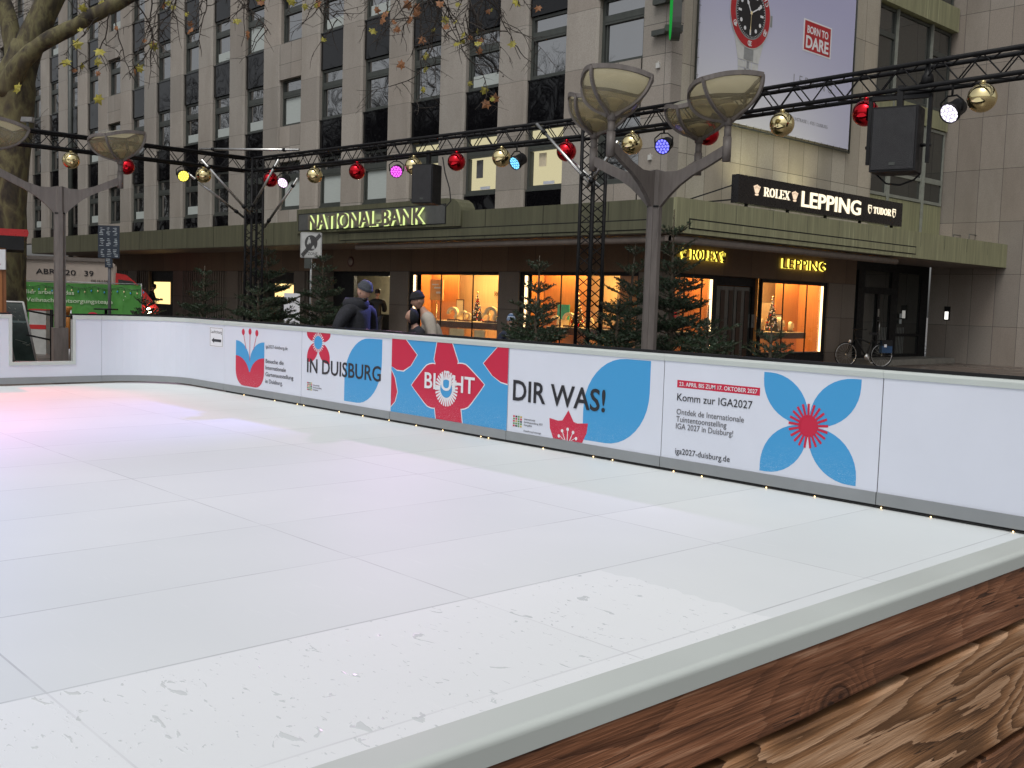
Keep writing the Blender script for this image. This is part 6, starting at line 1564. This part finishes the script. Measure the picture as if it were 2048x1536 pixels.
# ------------------------------------------------------------------ bicycle by the side entrance
bk = tag(empty('bicycle', (-15.12, 27.55, ZS), 0), 'dark bicycle with a blue pannier parked by the side entrance', 'bicycle')
yw, yr = 27.10, 28.20; zb = ZS+.345; xb = -15.12
def wheel(y):
    m = MB(); m.tube([(xb, y+.335*math.cos(2*PI*i/40), zb+.335*math.sin(2*PI*i/40)) for i in range(41)], .019, 8); w = m.build('wheel', m_black, bk)
    m = MB(); m.tube([(xb, y+.312*math.cos(2*PI*i/40), zb+.312*math.sin(2*PI*i/40)) for i in range(41)], .010, 6); m.build('rim', m_silver, w)
    m = MB()
    for i in range(18): a = 2*PI*i/18; m.tube([(xb, y, zb), (xb, y+.31*math.cos(a), zb+.31*math.sin(a))], .0018, 3)
    m.tube([(xb-.04, y, zb), (xb+.04, y, zb)], .022, 8); m.build('spokes', m_silver, w)
wheel(yw); wheel(yr)
m = MB(); bb_ = (xb, 27.72, ZS+.29); st_ = (xb, 27.90, ZS+.80); hd_ = (xb, 27.36, ZS+.84)
for p_, q_, r_ in ((bb_, st_, .017), (hd_, bb_, .018), (hd_, (xb, 27.84, ZS+.68), .016), (bb_, (xb, yr, zb), .012), (st_, (xb, yr, zb), .010), (hd_, (xb, 27.34, ZS+.95), .016), ((xb, 27.37, ZS+.80), (xb, 27.24, ZS+.62), .015), ((xb-.05, 27.24, ZS+.64), (xb-.05, yw, zb), .011), ((xb+.05, 27.24, ZS+.64), (xb+.05, yw, zb), .011)): m.tube([p_, q_], r_, 8)
m.build('frame', m_black, bk)
m = MB(); m.tube([(xb-.28, 27.55, ZS+1.06), (xb-.2, 27.38, ZS+1.08), (xb, 27.32, ZS+1.02), (xb+.2, 27.38, ZS+1.08), (xb+.28, 27.55, ZS+1.06)], .012, 8); m.tube([(xb, 27.34, ZS+.93), (xb, 27.32, ZS+1.03)], .014, 8); m.build('handlebar', m_black, bk)
m = MB(); m.prism([(xb-.02, 27.78, ZS+.92), (xb+.02, 27.78, ZS+.92), (xb+.09, 28.02, ZS+.92), (xb-.09, 28.02, ZS+.92)], (0, 0, .06)); m.tube([st_, (xb, 27.92, ZS+.93)], .013, 6); m.build('saddle', m_black, bk)
m = MB(); m.box(xb+.03, 28.10, ZS+.42, xb+.17, 28.42, ZS+.76, 0); m.box(xb+.03, 28.10, ZS+.62, xb+.175, 28.42, ZS+.78, 1); m.box(xb+.172, 28.16, ZS+.58, xb+.18, 28.24, ZS+.66, 2); m.build('pannier', [M('pannier_blue', (.015, .05, .12), .6), m_black, m_pwhite], bk)
m = MB(); m.box(xb-.06, 28.0, ZS+.76, xb+.06, 28.50, ZS+.78); m.tube([(xb+.05, 28.45, ZS+.77), (xb+.05, yr, zb)], .007, 5); m.build('rack', m_black, bk)
m = MB(); m.ball((xb, 27.20, ZS+.72), .045, 10, 8, (1, .8, 1)); m.build('headlight', m_pwhite, bk)
m = MB(); m.lathe([(.09, -.008), (.09, .008)], (xb+.07, 27.72, ZS+.29), 18, 0, True, Matrix.Rotation(PI/2, 4, 'Y')); m.tube([(xb+.09, 27.72, ZS+.29), (xb+.09, 27.80, ZS+.14)], .010, 5); m.box(xb+.09, 27.76, ZS+.12, xb+.18, 27.84, ZS+.145); m.build('crankset', m_silver, bk)
bk.rotation_euler = (0, 0, math.radians(-32)); bk.location = (-14.93, 27.36, ZS)

# ------------------------------------------------------------------ refuse truck behind a green banner fence
def LP(px, d, z):
    """point d metres along the line of sight through the column PX of the photograph"""
    k = (px-1024)/2090.0; return VIEW_FWD*d*.997 + R3*(k*d) + UZ*z
tk = tag(empty('refuse_truck', LP(180, 41, ZS)), 'refuse truck with a pale skip body and a red cab, one headlight on', 'truck')
A = LP(20, 41, 0); B_ = LP(236, 41, 0); dv = (LP(240, 2, 0)-LP(240, 1, 0))*2.2
m_skip = M('skip_paint', (.42, .36, .31), .55, var=.12, scale=1.5); m_cabr = M('cab_red', (.45, .02, .02), .35)
def tq(name, mat, prof, off=V((0, 0, 0)), dd=None, par=tk):
    m = MB(); m.prism([A + R3*u + UZ*z + off for u, z in prof], dd or dv); return m.build(name, mat, par)
W_ = (B_-A).length
tq('skip_body', m_skip, [(0, .8), (W_-.2, .8), (W_-.05, 2.25), (W_-.35, 2.47), (0, 2.50)])
tq('rim_tube', M('rim_grey', (.16, .14, .125), .6), [(0, 2.48), (W_-.45, 2.45), (W_-.45, 2.58), (0, 2.62)], -VIEW_FWD*.08, VIEW_FWD*.2)
m = MB(); m.bar(A + R3*(W_-.45) + UZ*2.52 - VIEW_FWD*.06, A + R3*(W_-.1) + UZ*2.30 - VIEW_FWD*.06, .1, .1); m.bar(A + R3*(W_-.1) + UZ*2.30 - VIEW_FWD*.06, A + R3*(W_-.13) + UZ*.9 - VIEW_FWD*.06, .1, .1); m.build('corner_post', m_skip, tk)
m = MB(); t0 = A - VIEW_FWD*.012; m.text('ABRP', t0 + R3*1.05 + UZ*1.92, R3, UZ, .20, .95, .008, .005); m.text('20', t0 + R3*2.18 + UZ*1.90, R3, UZ, .20, .42, .008, .005); m.text('39', t0 + R3*2.93 + UZ*1.89, R3, UZ, .20, .36, .008, .005)
m.text('DIE MULDEN', t0 + R3*3.2 + UZ*1.66, R3, UZ, .085, .75, .008); m.build('lettering', m_pblack, tk)
tq('cab', m_cabr, [(W_-.1, .5), (W_+1.62, .5), (W_+1.62, .72), (W_+1.12, 1.32), (W_+.62, 1.78), (W_+.35, 1.98), (W_-.05, 2.04)], -VIEW_FWD*.1)
tq('windscreen', m_doorglass, [(W_+.05, 1.42), (W_+.92, 1.42), (W_+.60, 1.74), (W_+.05, 1.80)], -VIEW_FWD*.12, VIEW_FWD*.015)
m = MB(); c = A + R3*(W_+1.25) - VIEW_FWD*.16 + UZ*.62; m.ball(c, .11, 12, 8); m.build('headlight', glow('headlight_glow', (1.0, .86, .55), 22), tk)
m = MB()
for u in (.6, 1.7, W_+.4): m.lathe([(.42, -.14), (.45, -.1), (.45, .1), (.42, .14)], A + R3*u + UZ*(ZS+.45) + VIEW_FWD*.1, 20, 0, True, Matrix.Rotation(math.atan2(VIEW_FWD.y, VIEW_FWD.x), 4, 'Z') @ Matrix.Rotation(PI/2, 4, 'Y'))
m.build('wheel', m_black, tk)
m = MB(); m.obox(A + R3*2.4 + UZ*.65 + dv*.5, R3*2.4, VIEW_FWD*.4, UZ*.12); m.build('chassis', m_black, tk)

bf = tag(empty('banner_fence', LP(160, 33, ZS)), 'green banner with white writing and painted fairy lights hung on a site fence', 'banner')
A2 = LP(2, 33, 0); W2 = (LP(281, 33, 0)-A2).length
Q = lambda u, z, k=0: A2 + R3*u + UZ*z - VIEW_FWD*(.002+.0015*k)
def mk_green():
    t = NT('banner_green'); P = t.pos(); f = t.noise(t.scale(P, (1.4, 1.4, .8)), 1.2, 2, .5, .6)
    dots = t.math('LESS_THAN', t.voro(P, 3.3), .055)
    c = t.mix(t.rng(f, .35, .65), (.030, .155, .02), (.055, .23, .035)); c = t.mix(t.math('MULTIPLY', dots, .75), c, (.6, .7, .5))
    return t.done(t.pbsdf(c, .5, normal=t.bump(f, .6, .2)))
m = MB(); NX = 40; vs = []
for i in range(NX+1):
    for z in (.16, .6, 1.1, 1.565): vs.append(A2 + R3*(W2*i/NX) + UZ*z + VIEW_FWD*(.03*mnoise.noise(V((i*.35, z, 0)))+.03))
fs = [(i*4+j, (i+1)*4+j, (i+1)*4+j+1, i*4+j+1) for i in range(NX) for j in range(3)]
m.add(vs, fs, 0, True); b0 = len(vs); m.add([p + VIEW_FWD*.01 for p in vs], [tuple(reversed(f)) for f in fs], 0, True); m.build('cloth', mk_green(), bf)
m = MB(); m.text('Hier arbeitet das', Q(.70, 1.205), R3, UZ, .125, 1.62, .002, .012); m.text('Weihnachtsentsorgungsteam', Q(.70, .955), R3, UZ, .125, 2.82, .002, .012); m.build('lettering', M('banner_white', (.42, .50, .36), .6), bf)
m = MB()
for s_ in range(5):
    u0 = .5+.82*s_; pts = [Q(u0+.82*i/8, 1.49-.07*math.sin(PI*i/8), 1) for i in range(9)]; m.tube(pts, .007, 4)
    for i in (1, 3, 5, 7): p = pts[i]; m.tube([p, p - UZ*.05 + R3*.02, p - UZ*.10], .006, 4); m.ball(p - UZ*.12, .022, 6, 5, (1, 1, 1.5), 1 + (i//2) % 2)
m.build('fairy_light_print', [m_pblack, m_display, m_pblue], bf)
m = MB(); m.prism([Q(2.9+.26*math.cos(PI*i/12), .42+.26*math.sin(PI*i/12), 2) for i in range(13)], -VIEW_FWD*.002, 0); m.build('red_shape', m_pred, bf)
m = MB()
for u in (0, W2): m.tube([A2 + R3*u + UZ*ZS + VIEW_FWD*.06, A2 + R3*u + UZ*1.62 + VIEW_FWD*.06], .02, 8)
for z in (.1, 1.6): m.tube([A2 + UZ*z + VIEW_FWD*.06, A2 + R3*W2 + UZ*z + VIEW_FWD*.06], .016, 6)
m.build('fence_frame', M('fence_steel', (.30, .31, .31), .45, .6), bf)

# ------------------------------------------------------------------ stall, chalk board and clutter behind the cut-out
stl = tag(empty('market_stall', (-19.3, 5.6, ZS)), 'wooden market stall with a red roof edge at the left border', 'market stall')
S0 = LP(57, 18, 0); SD = (LP(30, 2, 0)-LP(30, 1, 0))
def sp_(u, z, k=0): return S0 - R3*u + UZ*z + VIEW_FWD*k
m = MB(); m.prism([sp_(.0, 2.28), sp_(3.0, 2.36), sp_(3.0, 2.44), sp_(.0, 2.40), sp_(-.02, 2.34)], SD*2.0); m.build('roof', M('stall_red', (.42, .01, .012), .35), stl)
m = MB(); m.prism([sp_(.06, 2.05), sp_(3.0, 2.12), sp_(3.0, 2.34), sp_(.06, 2.28)], SD*1.6); m.build('fascia', m_black, stl)
m = MB(); m.prism([sp_(.42, ZS), sp_(3.0, ZS), sp_(3.0, 2.1), sp_(.42, 2.08)], SD*1.4); m.build('wall', M('stall_wood', (.32, .12, .035), .5, stretch=(9, 9, .6)), stl)
m = MB(); m.prism([sp_(.37, ZS), sp_(.44, ZS), sp_(.44, 2.08), sp_(.37, 2.07)], SD*.1); m.build('post', M('stall_post', (.20, .07, .02), .5), stl)
ms = tag(empty('menu_board', sp_(.6, 1.7)), 'white menu board with a red ring hung on the wooden stall', 'menu board')
c = sp_(.56, 1.88, -.03); m = MB(); m.obox(c, R3*.20, VIEW_FWD*.012, UZ*.17, 0)
for i in range(18):
    a = 2*PI*i/18; b_ = 2*PI*(i+1)/18; cc = c - VIEW_FWD*.014 - R3*.0 + UZ*.03; m.bar(cc + R3*(.08*math.cos(a)) + UZ*(.09*math.sin(a)), cc + R3*(.08*math.cos(b_)) + UZ*(.09*math.sin(b_)), .014, .004, 1)
for i in range(3): m.obox(c - VIEW_FWD*.014 + UZ*(-.08-.03*i) + R3*.02, R3*(.10-.02*i), VIEW_FWD*.001, UZ*.006, 1)
m.build('sheet', [m_pwhite, M('menu_red', (.42, .05, .1), .5)], ms)

ab = tag(empty('pavement_sign', LP(45, 20, ZS)), 'leaning metal framed pavement board with a dark green scratched poster', 'pavement sign')
c0, c1 = LP(6, 20.6, 1.11), LP(30, 19.6, .02); wv = R3*.415
up_ = (c0-c1); un = up_.normalized(); nn_ = wv.normalized().cross(un).normalized()
if nn_.dot(VIEW_FWD) > 0: nn_ = -nn_
m = MB(); m.prism([c1, c1+wv, c0+wv, c0], nn_*.012); m.build('poster', M('poster_green', (.035, .065, .055), .35, var=.5, scale=4), ab)
m = MB()
for a, b_ in ((c1, c1+wv), (c1+wv, c0+wv), (c0+wv, c0), (c0, c1)): m.bar(a + nn_*.012, b_ + nn_*.012, .035, .03, 0, nn_)
m.build('frame', M('frame_alu', (.5, .5, .48), .35, .7), ab)
m = MB(); rr = random.Random(9)
for i in range(16):
    s_, t_ = rr.uniform(.1, .9), rr.uniform(.62, .95); p = c1 + wv*s_ + up_*t_ + nn_*.014; m.bar(p, p + wv*rr.uniform(-.14, .14) + up_*rr.uniform(-.02, .03), .012, .002, 0, nn_)
for s_, t_, du, dv_ in ((.25, .36, .5, -.05), (.55, .30, .3, -.03), (.7, .26, .2, .04)): p = c1 + wv*s_ + up_*t_ + nn_*.014; m.bar(p, p + wv*du + up_*dv_, .008, .002, 0, nn_)
p = c1 + wv*.08 + up_*.66 + nn_*.014; m.bar(p, p + wv*.84, .05, .002, 1, nn_); m.build('chalk_marks', [M('chalk', (.35, .38, .33), .8), M('pale_band', (.26, .36, .35), .6)], ab)
m = MB()
for s_ in (.06, .94): q = c1 + wv*s_; m.bar(q, V((q.x, q.y, ZS)), .025, .025); m.bar(c0 + wv*s_, V((c0.x, c0.y, ZS)) + wv*s_ + VIEW_FWD*.25, .025, .025)
m.build('leg', M('leg_alu', (.45, .45, .44), .4, .6), ab)
cab = tag(empty('utility_box', LP(82, 24, ZS)), 'pale grey utility box with a red band behind the cut-out', 'utility box')
c = LP(82, 24, .40); m = MB(); m.obox(c, R3*.19, VIEW_FWD*.15, UZ*.50); m.build('body', M('box_grey', (.40, .40, .38), .6), cab); m = MB(); m.obox(c + UZ*.12 - VIEW_FWD*.152, R3*.19, VIEW_FWD*.002, UZ*.05); m.obox(c + UZ*.51, R3*.2, VIEW_FWD*.16, UZ*.012); m.build('red_band', m_cabr, cab)
br = tag(empty('barrier', LP(104, 19, ZS)), 'black metal barrier with two thin bars behind the cut-out', 'barrier')
m = MB(); p = LP(104, 19, 0); m.tube([p + UZ*ZS, p + UZ*1.03], .03, 8); m.build('post', m_black, br)
m = MB(); q = LP(55, 19.8, 0); m.tube([q + UZ*.98, p + UZ*.93, LP(142, 18.6, .93)], .018, 6); m.tube([q + UZ*.52, LP(118, 18.9, .46)], .018, 6); m.build('bar', m_black, br)
ob_ = tag(empty('orange_post', LP(137, 22, ZS)), 'slim orange and white post at the right side of the cut-out', 'post')
p = LP(136, 22, 0); m = MB(); m.lathe([(.045, .25), (.045, .92), (.02, .95)], p + UZ*ZS, 10, 0); m.lathe([(.045, 0), (.045, .25)], p + UZ*ZS, 10, 1); m.lathe([(.03, .95), (.09, 1.12), (.07, 1.14)], p + UZ*ZS, 10, 0); m.build('post', [M('post_orange', (.45, .17, .03), .5), m_pwhite], ob_)
wp = tag(empty('white_pole', LP(143, 17.5, ZS)), 'thin white pole right behind the cut-out edge', 'pole')
m = MB(); p = LP(142.5, 17.6, 0); m.tube([p + UZ*ZS, p + UZ*1.06], .010, 6); m.build('pole', m_pwhite, wp)
ta = tag(empty('bistro_table', LP(212, 21.5, ZS)), 'small black bistro table on the foot of the blue notice board', 'table')
p = LP(212, 21.8, 0); m = MB(); m.lathe([(.0001, 1.10), (.24, 1.10), (.24, 1.125), (.0001, 1.125)], p + UZ*ZS, 20); m.build('table_top', m_black, ta); m = MB(); m.tube([p + UZ*ZS, p + UZ*(ZS+1.1)], .03, 8); m.lathe([(.2, 0), (.2, .02)], p + UZ*ZS, 16); m.build('leg', m_black, ta)
